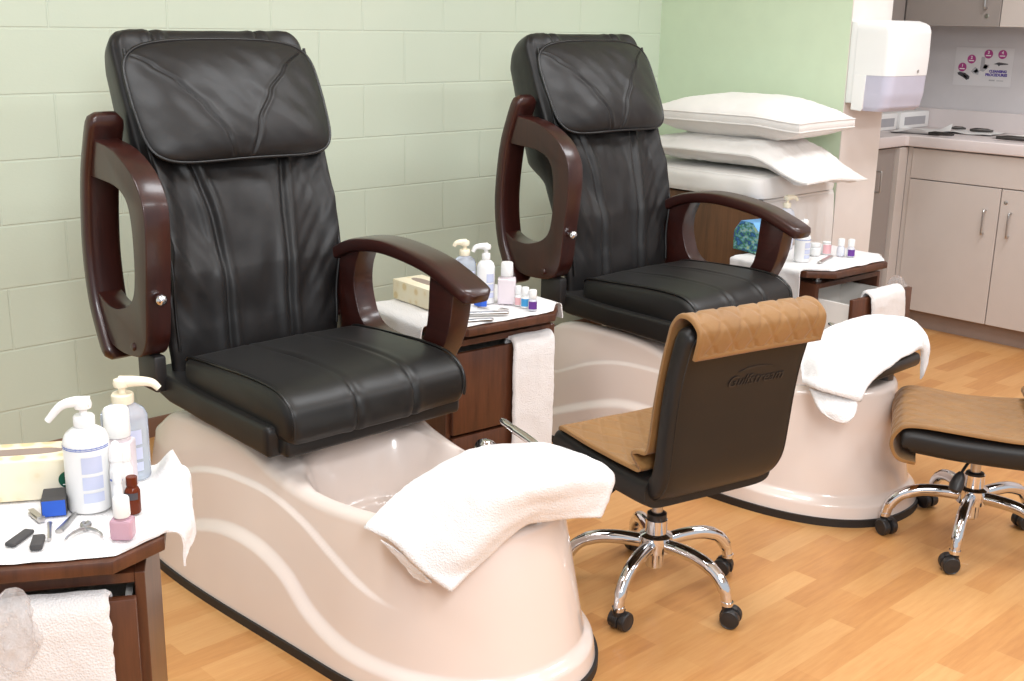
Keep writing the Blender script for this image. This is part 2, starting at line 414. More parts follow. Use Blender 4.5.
CXT = 0.0     # tub centre relative to chair centre
def tub_mesh():
    NA = 420
    TY = -1.72
    def outline(a):
        # closed plan outline of the tub base; a in 0..1, starting at rear centre, going left
        # superellipse front, boxy rear, slight taper
        an = 2 * pi * a
        sx, sy = sin(an), cos(an)
        y0, yf, yb = -1.72, -2.185, -.62
        if sy <= 0:
            e = 2 / 2.25; hy = y0 - yf
        else:
            e = 2 / 5.0; hy = yb - y0
        x = -math.copysign(abs(sx) ** (2 / 2.25 if sy <= 0 else 2 / 5.0), sx)
        y = y0 + math.copysign(abs(sy) ** e, sy) * hy
        hw = lerp(.36, .322, sstep(-1.0, -1.95, y))
        return Vector((CXT + x * hw, y, 0))
    # resample evenly
    pts = [outline(i / 2000) for i in range(2000)]
    L = [0]
    for i in range(2000): L.append(L[-1] + (pts[(i + 1) % 2000] - pts[i]).length)
    ring = []; k = 0
    for i in range(NA):
        s = L[-1] * i / NA
        while L[k + 1] < s: k += 1
        ring.append(pts[k].lerp(pts[(k + 1) % 2000], (s - L[k]) / max(1e-9, L[k + 1] - L[k])))
    nrm = []
    for i in range(NA):
        t = (ring[(i + 1) % NA] - ring[i - 1]).normalized(); nn = Vector((t.y, -t.x, 0))
        if nn.dot(ring[i] - Vector((CXT, -1.4, 0))) < 0: nn = -nn
        nrm.append(nn)
    def rim(y): return cinterp([(-2.2, .405), (-1.95, .405), (-1.62, .375), (-1.45, .395), (-1.3, .435), (-1.05, .44), (-.92, .42), (-.8, .36), (-.62, .30)], y)
    R1 = [(-2.3, .21), (-1.91, .213), (-1.79, .234), (-1.68, .27), (-1.556, .315), (-1.425, .344), (-1.31, .347), (-1.21, .338), (-1.1, .311), (-.95, .25), (-.8, .2)]
    R2 = [(-2.3, .075), (-1.90, .075), (-1.76, .085), (-1.64, .12), (-1.54, .178), (-1.41, .214), (-1.26, .21), (-1.07, .15), (-.9, .08)]
    def inset(y, z, ln):
        zr = rim(y); t = z / zr
        side = abs(ln)
        d = lerp(.085, .055, side ** 3) * t ** 1.1
        up = sstep(-.004, .004, z - cinterp(R1, y)) * side * sstep(-1.95, -1.75, y) * sstep(-.85, -1.1, y)
        low = sstep(.014, -.016, z - cinterp(R2, y))
        d += .010 * up - .020 * low
        return d + .022
    rings = []
    NZ = 96
    for j in range(NZ + 1):
        t = j / NZ; r = []
        for i in range(NA):
            p = ring[i]; z = .022 + (rim(p.y) - .022 - .03) * t
            r.append(p - nrm[i] * inset(p.y, z, nrm[i].x) + Vector((0, 0, z)))
        rings.append(r)
    # rounded rim crest
    base = rings[-1]
    for q in range(1, 9):
        an = q / 8 * pi / 2
        r = []
        for i in range(NA):
            p = base[i]; r.append(Vector((p.x, p.y, 0)) - nrm[i] * (.03 * (1 - cos(an))) + Vector((0, 0, p.z + .03 * sin(an))))
        rings.append(r)
    crest = rings[-1]; C = Vector((CXT, -1.70, 0))
    def basin(x, y):
        dx = abs(x - CXT) / .235; yy = y + 1.70; dy = abs(yy) / (.34 if yy > 0 else .27)
        q = (dx ** 2.6 + dy ** 2.6) ** (1 / 2.6)
        d = .26 * sstep(1.0, .62 if yy > 0 else .78, q)
        # an inner moulded ledge
        d -= .035 * sstep(.80, .74, q) * sstep(-.02, .08, yy) * sstep(.5, .7, q)
        return d
    NR = 110
    for j in range(1, NR + 1):
        t = j / NR; r = []
        for i in range(NA):
            c = crest[i]; x, y = lerp(c.x, C.x, t), lerp(c.y, C.y, t)
            zz = lerp(c.z, rim(y) - .0, sstep(0, .5, t)) - basin(x, y) - .006 * sstep(0, .2, t)
            r.append(Vector((x, y, zz)))
        rings.append(r)
    b = MB().loops(rings[:-1], True, True); b.add([], [])
    skirt = [[ring[i] + nrm[i] * .002 - nrm[i] * .0 + Vector((0, 0, z)) for i in range(NA)] for z in (.0, .024)]
    sk = MB().loops([[p - nrm[i] * .02 for i, p in enumerate(skirt[0])], skirt[0], skirt[1], [p - nrm[i] * .02 for i, p in enumerate(skirt[1])]], True, True)
    return b.mesh('tub', [M['tub']], 60), sk.mesh('base_strip', [M['rubber']], 40)

BB = Vector((0, -.965, .575)); EV = Vector((0, .2977, .9547)); EN = Vector((0, -.9547, .2977))
def bpt(u, l, n): return BB + Vector((u, 0, 0)) + EV * l + EN * n
BCX = .030
def back_mesh():
    Lb = .893
    NU, NV = 400, 170
    def hw(l): return interp([(-.05, .266), (.1, .274), (.25, .285), (.45, .286), (.6, .292), (.8, .298), (.9, .298)], l)
    def prof(l): return interp([(-.05, -.03), (.08, -.005), (.22, .022), (.38, .02), (.55, .01), (.9, .0)], l)
    def fn(a, b):
        an = 2 * pi * a; cx, cy = cos(an), sin(an)
        # rounded top
        l = -.05 + b * (Lb + .05)
        rt = .055
        top = l > Lb - rt
        sh = 0.0
        if top:
            q = (l - (Lb - rt)) / rt; sh = rt * (1 - sqrt(max(0, 1 - q * q)))
        w = hw(l) - sh * .9
        lin = 1 - 4 * a if a < .5 else 4 * a - 3
        u = sin(lin * pi / 2); s = max(0, 1 - abs(u) ** 4.5) ** (1 / 4.5) * (1 if a < .5 else -1)
        front = s > 0
        tf = lerp(.042, .034, sstep(.5, .7, l)); tb = interp([(-.05, .05), (.2, .085), (.36, .12), (.46, .205), (.8, .185), (.9, .12)], l)
        n = (tf if front else tb) * s - (sh * .6 * s)
        x = u * w * (1 if front else lerp(1, .86, abs(s)))
        if front:
            uu = abs(u)
            n += prof(l) + (.026 - .018 * sstep(.5, .75, l)) * sstep(.72, .93, uu) * sstep(.98, .93, uu) * sstep(.12, .3, l)
            # centre hollow between seams, seams
            for sgn, tab in ((-1, [(-.05, .10), (.15, .105), (.35, .125), (.55, .16), (.62, .175)]), (1, [(-.05, .10), (.15, .095), (.35, .10), (.5, .125), (.62, .15)])):
                d = x - sgn * cinterp(tab, l)
                n += -.009 * math.exp(-(d / .009) ** 2) + .0075 * math.exp(-((abs(d) - .021) / .014) ** 2)
            # gathers
            k = sstep(.0, .12, l) * sstep(.62, .45, l)
            n += k * (.010 * nz(x * 4 + 3, l * 9 + x * 5, .3) + .006 * nz(x * 22, l * 7, 2.1) + .009 * nz(x * 7, l * 20 - abs(x) * 28, 5.5) * sstep(.08, .22, abs(x)))
            n += .005 * nz(x * 8, l * 12, 9) * (1 - k)
        else:
            n += .006 * nz(x * 6, l * 6, 4) + prof(l) * .5
        return bpt(lerp(.004, BCX, sstep(0, .42, l)) + x, l, n)
    b = MB(); b.grid(fn, NU, NV, cu=True)
    b.f.append(tuple(range(NU))); b.m.append(0)
    b.f.append(tuple((NV - 1) * NU + i for i in range(NU))); b.m.append(0)
    me = b.mesh('backrest', [M['leather']], 70)
    # piping down both wing edges and over the top
    pips = []
    for side in (-1, 1):
        path = []; pip = MB()
        for i in range(40):
            l = .02 + i / 39 * (Lb - .085); q = max(0, (l - (Lb - .055)) / .055); sh = .055 * (1 - sqrt(max(0, 1 - q * q)))
            path.append(bpt(lerp(.004, BCX, sstep(0, .42, l)) + side * (hw(l) * .94 - sh * .9), l, .037 + prof(l) + .012 * sstep(.12, .3, l) - sh * .5))
        pip.tube(path, .0045, 8); pips.append(pip.mesh('piping', [M['piping']], 60))
    return me, pips

def head_pillow():
    NU, NV = 150, 100
    W, Hh = .298, .172
    def base(u, v):
        # square -> rounded pillow outline, wider at the top
        ex = 5.2
        r = max(abs(u), abs(v))
        if r < 1e-6: return 0, 0, 0
        k = (abs(u) ** ex + abs(v) ** ex) ** (1 / ex)
        s = r / k
        return u * s, v * s, r
    def pos(u, v, th):
        x, y, r = base(u, v)
        xx = x * W * (1.0 - .035 * (y < 0) * abs(y)); l = .672 + y * Hh + .008 * cos(x * 1.5)
        lean = lerp(.112, .060, (y + 1) / 2) - .016 * abs(x) ** 2.2
        n = lean + th
        return xx, l, n, r
    def front(a, b):
        u, v = a * 2 - 1, b * 2 - 1
        x, l, n, r = pos(u, v, 0)
        t = .050 * (max(0, 1 - r ** 3.0)) ** .75 * lerp(1.1, .72, (v + 1) / 2)
        # two curved seams, top corners in to bottom centre
        vv = (l - .672) / Hh
        for sgn, tab in ((-1, [(-1, .055), (-.6, .072), (-.1, .120), (.3, .175), (.6, .225), (.9, .285)]), (1, [(-1, -.005), (-.4, .03), (.1, .09), (.5, .165), (.9, .265)])):
            d = x - sgn * interp(tab, vv)
            t += (-.005 * math.exp(-(d / .0042) ** 2) + .0022 * math.exp(-((abs(d) - .011) / .007) ** 2)) * sstep(1, .9, r)
        t += .005 * nz(x * 7, l * 9, 1.7) * sstep(1, .8, r) + .003 * nz(x * 20 + l * 14, l * 14, 3.3) * sstep(1, .8, r)
        return bpt(BCX + x, l, n + t)
    def back(a, b):
        u, v = a * 2 - 1, b * 2 - 1
        x, l, n, r = pos(u, v, 0)
        return bpt(BCX + x, l, n - .045 * (max(0, 1 - r ** 4)) ** .5)
    b = MB().grid(front, NU, NV).grid(back, NU, NV)
    bm = bmesh.new(); me0 = b.mesh('headrest_pillow', [M['leather']], 180, False); bm.from_mesh(me0)
    bmesh.ops.remove_doubles(bm, verts=bm.verts, dist=.0004); bmesh.ops.recalc_face_normals(bm, faces=bm.faces); bm.to_mesh(me0); bm.free()
    me0.shade_smooth()
    path = []
    for i in range(160):
        an = 2 * pi * i / 160; c, s = cos(an), sin(an); m = max(abs(c), abs(s)); x, l, n, r = pos(c / m, s / m, .001)
        path.append(bpt(BCX + x, l, n))
    p = MB(); path.append(path[0]); path.append(path[1]); p.tube(path, .0048, 8)
    return me0, p.mesh('piping', [M['piping']], 60)

def seat_mesh():
    NU, NV = 90, 120
    X = .278
    # side profile (y, z) from the rear, over the top, down the front, back under
    pr = [(-1.035, .575), (-1.04, .595), (-1.06, .606), (-1.12, .612), (-1.3, .622), (-1.42, .622), (-1.49, .612), (-1.535, .583), (-1.548, .545), (-1.542, .505), (-1.515, .490), (-1.40, .500), (-1.1, .515), (-1.045, .53)]
    path = catmull([(0, y, z) for y, z in pr], 9, True); n = len(path)
    cen = Vector((0, -1.26, .56))
    def fn(a, b):
        u = a * 2 - 1
        p = path[int(round(b * n)) % n].copy()
        e = sstep(.90, 1.0, abs(u)); k = 1 - .0 * e
        edge = max(0, (abs(u) - .88) / .12)
        sh = .026 * (1 - sqrt(max(0, 1 - edge * edge)))
        d = (p - cen); dl = d.length
        # inset toward the middle of the profile, at the rounded sides
        p = cen + Vector((0, d.y * (1 - sh / .30), d.z * (1 - sh / .066 * .9)))
        x = u * X
        topf = p.z > .57 or p.y < -1.50
        if topf:
            g = 0
            for sx in (-.085, .092):
                dd = x - sx
                g += -.005 * math.exp(-(dd / .005) ** 2) + .003 * math.exp(-((abs(dd) - .016) / .012) ** 2)
            g += .004 * nz(x * 6, p.y * 6, .5) + .008 * cos(u * 1.3) - .004
            p += d.normalized() * g
        return Vector((x + .003 * nz(p.y * 5, p.z * 9, u), p.y, p.z))
    b = MB(); b.grid(fn, NU, n, cv=True)
    for ii in (0, NU - 1):
        b.f.append(tuple(j * NU + ii for j in range(n))); b.m.append(0)
    me = b.mesh('seat_cushion', [M['leather_seat']], 60)
    pips = []
    for s in (-1, 1):
        pp = [Vector((s * X * .955, p.y, p.z)) + (p - cen).normalized() * -.002 for p in path[8:80]]
        pips.append(MB().tube(pp, .004, 6).mesh('piping', [M['piping']], 60))
    return me, pips

def apron_mesh():
    # upholstered seat base under the cushion
    b = MB()
    NY = 30
    def ring(y, w, z0, z1, r=.012):
        pts = []
        for sx, sz in ((-1, -1), (1, -1), (1, 1), (-1, 1)):
            cx, cz = sx * (w - r), (z0 + r if sz < 0 else z1 - r)
            st = {(-1, -1): pi, (1, -1): 1.5 * pi, (1, 1): 0, (-1, 1): .5 * pi}[(sx, sz)]
            for k in range(5):
                a = st + k / 4 * pi / 2; pts.append((cx + r * cos(a), y, cz + r * sin(a)))
        return pts
    rings = [ring(-.885, .26, .50, .53)]
    for i in range(NY):
        t = i / (NY - 1); y = lerp(-.893, -1.475, t)
        z0 = interp([(-1.48, .452), (-1.2, .462), (-1.0, .470), (-.92, .485), (-.89, .505)], y)
        z1 = interp([(-1.48, .530), (-1.2, .533), (-.95, .545), (-.89, .545)], y)
        rings.append(ring(y, .300 + .004 * nz(y * 8, 0, 3), z0, z1))
    rings.append(ring(-1.483, .293, .458, .523))
    b.loops(rings)
    # front valance that hangs under the cushion nose
    b.box(-.272, .272, -1.522, -1.475, .455, .505, .012, 3)
    return b.mesh('seat_base', [M['vinyl']], 50)

def make_chair():
    root = thing('pedicure_chair', '', 'pedicure chair', (0, 0, 0))
    tub, strip = tub_mesh()
    def part(name, me, parent, mat=None, loc=(0, 0, 0)):
        o = bpy.data.objects.new(name, me); COL.objects.link(o); o.parent = parent; o.location = loc; return o
    t = part('foot_tub', tub, root); t['label'] = 'pearl beige moulded foot tub'
    part('base_strip', strip, t)
    part('seat_base', apron_mesh(), root)
    s, sp = seat_mesh(); so = part('seat_cushion', s, root); [part('piping', q, so) for q in sp]
    bk, bp_ = back_mesh(); bo = part('backrest', bk, root); [part('piping', q, bo) for q in bp_]
    hp, hpp = head_pillow(); ho = part('headrest_pillow', hp, root); part('piping', hpp, ho)
    plate, pad, cap = arm_meshes()
    for x, down in ((-.32, False), (.315, True)):
        a = part('armrest', plate, root, loc=(x, PIV[0], PIV[1])); a['label'] = 'mahogany armrest ' + ('lowered beside the seat' if down else 'folded upright beside the backrest')
        pd = part('arm_pad', pad, a); part('bolt_cap', cap, a)
        if down: a.rotation_euler = (radians(90), 0, 0)
    k = MB().lathe([(.006, 0), (.006, .008), (.0125, .012), (.0155, .019), (.0145, .026), (.009, .032), (.002, .034)], M=Matrix.Rotation(radians(90), 4, 'X'), seg=20)
    kn = obj('recline_knob', k, M['chrome'], root, (-.322, -1.013, .763)); kn['label'] = 'chrome ball knob'
    # hinge brackets between arms and seat base
    br = MB()
    for sx in (-1, 1): obj('hinge_bracket', MB().box(sx * .31 - .018, sx * .31 + .018, -.985, -.885, .50, .60, .008, 2), M['plastic_black'], root)
    # foot rest across the toe of the tub
    fr = MB().box(-.17, .16, -2.13, -1.98, .455, .50, .018, 3)
    f = obj('footrest', fr, M['plastic_black'], root); f['label'] = 'black padded footrest'
    for x in (-.09, .09): obj('footrest_bracket', MB().box(x - .02, x + .02, -2.07, -2.0, .385, .475, .006, 2), M['plastic_grey'], f)
    # mixer knob and hand spray on the far rim
    fa = MB().lathe([(.026, 0), (.028, .012), (.024, .03), (.018, .036)], c=(.240, -1.675, .378), seg=24)
    fa.lathe([(.022, 0), (.024, .006), (.023, .03), (.016, .042), (.004, .045)], M=Matrix.Rotation(radians(-60), 4, 'Y') , c=(.240, -1.675, .400), seg=24)
    fo = obj('tap_knob', fa, M['chrome'], root); fo['label'] = 'chrome tap knob on the rim'
    sp_ = MB().tube(catmull([(.226, -1.862, .385), (.226, -1.863, .44), (.227, -1.858, .463), (.230, -1.82, .474), (.234, -1.77, .482), (.238, -1.718, .492)], 5), [.010] * 6 + [.012] * 5 + [.0105] * 10 + [.009] * 4 + [.006], 12)
    sp_.lathe([(.016, 0), (.016, .008), (.011, .018)], c=(.226, -1.862, .388), seg=18)
    spo = obj('hand_spray', sp_, M['chrome'], root); spo['label'] = 'slim chrome hand spray'
    return root
chairA = make_chair(); chairA.location = (1.68, 0, 0)
for ch in chairA.children:
    if ch.name.startswith('footrest'): ch.location = (.02, .04, -.05)
chairA['label'] = 'nearer black leather pedicure chair, on the tub that is wholly in view'
chairA['group'] = 'pedicure spa chairs'
chairB = dup(chairA)
for ch in chairB.children:
    if ch.name.startswith('footrest'): ch.location = (-.025, .014, -.003)
chairB.location = (3.212, 0, 0)
chairB['label'] = 'farther black leather pedicure chair, its tub half hidden by the stool back'

# ------------------------------------------------------------------ stools
def sweep_slab(path, width, th, edge=.02, nx=26, fn=None, wtab=None):
    """slab following a (y,z) path; th may vary along it; rounded long edges. returns MB"""
    n = len(path); rings = []
    for i, p in enumerate(path):
        t = (path[min(i + 1, n - 1)] - path[max(i - 1, 0)]).normalized(); nn = Vector((0, -t.z, t.y))
        h = (th(i / (n - 1)) if callable(th) else th) / 2
        w = width(i / (n - 1)) if callable(width) else width
        ring = []
        m = 40
        for j in range(m):
            a = 2 * pi * j / m; c, s = cos(a), sin(a); 
            e1 = 2 / 9.0; e2 = 2 / 3.2
            x = math.copysign(abs(c) ** e1, c) * w / 2; d = math.copysign(abs(s) ** e2, s) * h
            q = p + Vector((x, 0, 0)) + nn * d
            if fn: q = fn(q, x, d, i / (n - 1), nn)
            ring.append(q)
        rings.append(ring)
    return MB().loops(rings)
SEATP = [(.255, .395), (.235, .405), (.19, .402), (.12, .396), (0, .392), (-.10, .392), (-.15, .396)]
def make_stool():
    root = thing('stool', '', 'stool', (0, 0, 0))
    # five chrome legs with casters
    for k in range(5):
        an = radians(72 * k)
        p = [(.03, 0, .146), (.09, 0, .150), (.15, 0, .146), (.20, 0, .126), (.229, 0, .092), (.238, 0, .060)]
        mb = MB().tube(catmull(p, 5), [.019] * 8 + [.0185] * 6 + [.017] * 7 + [.0145] * 5, 14, sx=.95, up=(0, 0, 1))
        mb.lathe([(.012, 0), (.016, .004), (.016, .014)], c=(.2395, 0, .052), seg=14)
        lg = obj('leg', mb, M['chrome'], root, (0, 0, 0), an)
        c = MB()
        for sy in (-1, 1):
            prof = [(.004, -.011), (.018, -.011), (.0245, -.008), (.0255, 0), (.0245, .008), (.022, .0105), (.0205, .0095), (.010, .0110), (.003, .0115)]
            if sy > 0: c.lathe(prof, M=Matrix.Rotation(radians(-90), 4, 'X'), c=(.012, .0145, .0255), seg=24)
            else: c.lathe(prof, M=Matrix.Rotation(radians(90), 4, 'X'), c=(.012, -.0145, .0255), seg=24)
        hood = [(.012 + .029 * cos(q), .0255 + .029 * sin(q)) for q in [radians(60 + i * 18) for i in range(9)]]
        hood += [(.012 + .010 * cos(q), .0255 + .010 * sin(q)) for q in [radians(204 - i * 18) for i in range(9)]]
        c.prism(hood, 'y', -.0055, .0055, .001, 1)
        c.lathe([(.011, .040), (.013, .046), (.013, .060)], seg=14)
        co = obj('caster', c, M['plastic_black'], lg, (.2395, 0, 0), (.4, 2.2, -1.1, 1.2, 2.9)[k])
    h = MB().lathe([(.020, .075), (.024, .08), (.024, .115), (.044, .125), (.046, .150), (.044, .168), (.029, .175), (.029, .212), (.024, .214)], seg=28)
    ho = obj('hub_column', h, M['chrome'], root); ho['label'] = 'chrome hub and column'
    cl = MB().lathe([(.025, .2125), (.026, .215), (.026, .229), (.020, .232)], seg=24); cl.lathe([(.015, .231), (.015, .345)], seg=20, mi=1)
    cl.box(-.09, .09, -.10, .10, .318, .342, .006, 2)
    obj('gas_lift', cl, [M['plastic_black'], M['steel']], root)
    lv = MB().tube(catmull([(0, .02, .325), (-.09, .03, .318), (-.13, .035, .30), (-.15, .037, .286)], 4), .0045, 8)
    lv.tube([(-.145, .037, .292), (-.152, .038, .28), (-.164, .04, .257), (-.171, .041, .243), (-.174, .0412, .238)], [.006, .013, .017, .015, .006], 12, sx=1.25)
    obj('height_lever', lv, M['plastic_black'], root)
    OX = .04
    # seat
    sp = catmull([(OX, y, z - .03) for y, z in SEATP], 6)
    def thk(t): return .082 * min(1, .30 + 6 * t) if t < .2 else .082
    st = sweep_slab(sp, .41, thk)
    obj('seat', st, M['vinyl'], root)
    # backrest shell
    bp = catmull([(OX, -.06, .362), (OX, -.11, .365), (OX, -.155, .385), (OX, -.182, .43), (OX, -.192, .50), (OX, -.200, .58), (OX, -.214, .67), (OX, -.238, .76), (OX, -.254, .805)], 6)
    def wd(t): return interp([(0, .36), (.2, .385), (.4, .40), (.9, .405), (.97, .395), (1, .37)], t)
    def bth(t): return .068 if t < .93 else .068 * sqrt(max(.12, 1 - ((t - .93) / .07) ** 2))
    bk = sweep_slab(bp, wd, bth)
    bo = obj('backrest', bk, M['vinyl'], root)
    # stitched seam loops on the back face edge
    for sx in (-1, 1):
        sm = MB(); path = []
        for i in range(8, len(bp) - 1):
            t = (bp[min(i + 1, len(bp) - 1)] - bp[i - 1]).normalized(); nn = Vector((0, -t.z, t.y)); w = wd(i / (len(bp) - 1)) / 2
            path.append(bp[i] + Vector((sx * (w - .016), 0, 0)) + nn * .0272)
        sm.tube(path, .0024, 6); obj('piping', sm, M['piping'], bo)
    # embossed maker's script and swoosh
    v, f = text_mesh('Gulfstream', .040, .0006, .35)
    lg = MB(); 
    tilt = atan2(.024, .09)
    Mx = Matrix.Translation((OX + .035, -.2475, .655)) @ Matrix.Rotation(.20, 4, 'X') @ Matrix.Rotation(radians(90), 4, 'X')
    lg.add([Mx @ Vector(q) for q in v], f)
    sw = [(.025, .026), (.05, .034), (.08, .036), (.11, .034), (.135, .028), (.112, .031), (.08, .032), (.05, .029)]
    sw = [(x - .085, y) for x, y in sw]
    k = len(sw); vs = [(x, y, .0006) for x, y in sw] + [(x, y, -.0006) for x, y in sw]
    lg.add([Mx @ Vector(q) for q in vs], [tuple(range(k)), tuple(range(2 * k - 1, k - 1, -1))] + [(i, (i + 1) % k, k + (i + 1) % k, k + i) for i in range(k)])
    lo = obj('logo', lg, M['plastic_black'], bo)
    return root, bp, sp
stoolA, BP, SP = make_stool()
stoolA.location = (2.245, -1.975, 0); stoolA.rotation_euler = (0, 0, radians(-12))
stoolA['label'] = 'black wheeled stool seen from behind, between the two foot tubs'; stoolA['group'] = 'wheeled stools'
stoolB = dup(stoolA); stoolB.location = (3.2, -2.39, 0); stoolB.rotation_euler = (0, 0, radians(28))
for ch in stoolB.children:
    if ch.name.split('.')[0] in ('seat', 'backrest', 'height_lever'): ch.location = (-.03, -.04, -.025)
    if ch.name.startswith('height_lever'): ch.rotation_euler = (0, 0, radians(-22))
    if ch.name.startswith('gas_lift'): ch.location = (0, 0, -.012)
stoolB['label'] = 'black wheeled stool cut off by the right picture edge, only its seat and base showing'
LEGS = {stoolA: (-90 + 12, ), stoolB: (53 - 28, )}
for st, (a0,) in LEGS.items():
    for k, ch in enumerate([c for c in st.children if c.name.startswith('leg')]):
        ch.rotation_euler = (0, 0, radians(a0 + 72 * k))

def cover(name, label, loc, rz, wave=1.0, fold=True):
    """quilted cover lying along the seat, up the back and over its top"""
    OX = .038
    front = [(OX, .215, .315), (OX, .262, .325), (OX, .282, .365), (OX, .268, .402), (OX, .235, .4185)] if not fold else [(OX, .232, .413), (OX, .222, .4185)]
    pts = front + [(OX, .12, .4135), (OX, 0, .4105), (OX, -.07, .412), (OX, -.108, .414)]
    pts += [(OX, -.118, .424), (OX, -.10, .437), (OX, -.085, .452), (OX, -.105, .462), (OX, -.138, .472), (OX, -.150, .52)]
    pts += [(OX, -.160, .60), (OX, -.174, .68), (OX, -.196, .765), (OX, -.210, .808), (OX, -.235, .832), (OX, -.270, .832), (OX, -.297, .812), (OX, -.300, .790), (OX, -.294, .765), (OX, -.288, .742)]
    path = catmull(pts, 20); n = len(path)
    L = [0]
    for p, q in zip(path, path[1:]): L.append(L[-1] + (q - p).length)
    W = .395
    NX = 110
    def pos(a, b, side):
        i = min(n - 1, int(round(b * (n - 1)))); p = path[i]
        t = (path[min(i + 1, n - 1)] - path[max(i - 1, 0)]).normalized(); nn = Vector((0, t.z, -t.y))
        x = (a - .5) * W; s = L[i]
        q = 0
        d = .062
        u1 = ((x * 1.0 + s * .62) / d) % 1; u2 = ((x * 1.0 - s * .62) / d) % 1
        g = min(min(u1, 1 - u1), min(u2, 1 - u2)) * d
        e = min((.5 - abs(a - .5)) * W, s, L[-1] - s)
        h = .0034 * sstep(0, .011, g)
        if e < .014: h = .002 + .003 * sin(max(0, e) / .014 * pi)
        wv = .0025 * nz(x * 8, s * 8, 1.3) * wave
        thick = .0035 + h
        return p + Vector((x, 0, 0)) + nn * (wv + (thick if side > 0 else -.003))
    # normal points up on the seat -> which is outward everywhere along this path
    b = MB()
    b.grid(lambda a, c: pos(a, c, 1), NX, n).grid(lambda a, c: pos(a, c, -1), NX, n)
    o = NX * n
    for i in range(NX - 1):
        b.f.append((i, i + 1, o + i + 1, o + i)); b.m.append(0)
        k = (n - 1) * NX; b.f.append((k + i, k + i + 1, o + k + i + 1, o + k + i)); b.m.append(0)
    for j in range(n - 1):
        b.f.append((j * NX, (j + 1) * NX, o + (j + 1) * NX, o + j * NX)); b.m.append(0)
        k = NX - 1; b.f.append((j * NX + k, (j + 1) * NX + k, o + (j + 1) * NX + k, o + j * NX + k)); b.m.append(0)
    ob = obj(name, b, M['tan'], loc=loc, rz=rz, ang=60)
    return tag(ob, label, 'seat cover', 'tan quilted stool covers')
cover('stool_cover', 'tan quilted cover folded over the top of the stool back between the tubs', (2.245, -1.975, 0), radians(-12))
cover('stool_cover', 'tan cover over the seat front of the stool at the right picture edge', (3.2 - .03 * cos(radians(28)) + .04 * sin(radians(28)), -2.39 - .03 * sin(radians(28)) - .04 * cos(radians(28)), -.025), radians(28), 2.2, False)
# ------------------------------------------------------------------ cloth
def cloth_mb(ctrl, nu=46, nv=46, th=.006, amp=.004, fr=16, seed=0.0, hem=True):
    """soft sheet through a grid of control points (rows of points), with thickness"""
    rows = [catmull(r, 12) for r in ctrl]
    def res(p, n):
        L = [0]
        for a, b in zip(p, p[1:]): L.append(L[-1] + (b - a).length)
        out = []; k = 0
        for i in range(n):
            s = L[-1] * i / (n - 1)
            while k < len(p) - 2 and L[k + 1] < s: k += 1
            out.append(p[k].lerp(p[k + 1], (s - L[k]) / max(1e-9, L[k + 1] - L[k])))
        return out
    rows = [res(r, nu) for r in rows]
    cols = [res(catmull([r[i] for r in rows], 12), nv) for i in range(nu)]
    g = [[cols[i][j] for i in range(nu)] for j in range(nv)]
    def nr(j, i):
        a = g[j][min(nu - 1, i + 1)] - g[j][max(0, i - 1)]; b = g[min(nv - 1, j + 1)][i] - g[max(0, j - 1)][i]
        n = a.cross(b); return n.normalized() if n.length > 1e-12 else Vector((0, 0, 1))
    N = [[nr(j, i) for i in range(nu)] for j in range(nv)]
    if sum(n.z for r in N for n in r) < 0: N = [[-n for n in r] for r in N]
    top, bot = [], []
    for j in range(nv):
        for i in range(nu):
            p = g[j][i]; e = min(i, nu - 1 - i, j, nv - 1 - j)
            d = amp * (nz(p.x * fr + seed, p.y * fr, p.z * fr) + .5 * nz(p.x * fr * 2.7, p.y * fr * 2.7 + seed, p.z * fr * 2.7))
            t = th * (.55 if e == 0 else (1.25 if e <= 2 and hem else 1))
            jit = Vector((nz(p.x * 150, p.y * 150, p.z * 150), nz(p.y * 150, p.x * 150, 4), 0)) * (.0016 if e == 0 else 0)
            top.append(p + N[j][i] * (d + t) + jit); bot.append(p + N[j][i] * d + jit)
    b = MB(); b.add(top, []); b.add(bot, []); o = nu * nv
    for j in range(nv - 1):
        for i in range(nu - 1):
            k = j * nu + i
            b.f.append((k, k + 1, k + nu + 1, k + nu)); b.f.append((o + k, o + k + nu, o + k + nu + 1, o + k + 1))
    for i in range(nu - 1):
        b.f.append((i, o + i, o + i + 1, i + 1)); k = (nv - 1) * nu + i; b.f.append((k, k + 1, o + k + 1, o + k))
    for j in range(nv - 1):
        k = j * nu; b.f.append((k, k + nu, o + k + nu, o + k)); k += nu - 1; b.f.append((k, o + k, o + k + nu, k + nu))
    b.m = [0] * len(b.f); return b

def towel(name, label, mbs, group=None, mat='terry', loc=(0, 0, 0), rz=0, cat='towel'):
    b = mbs[0]
    for q in mbs[1:]: b.add(q.v, q.f)
    return tag(obj(name, b, M[mat], loc=loc, rz=rz, ang=75), label, cat, group)

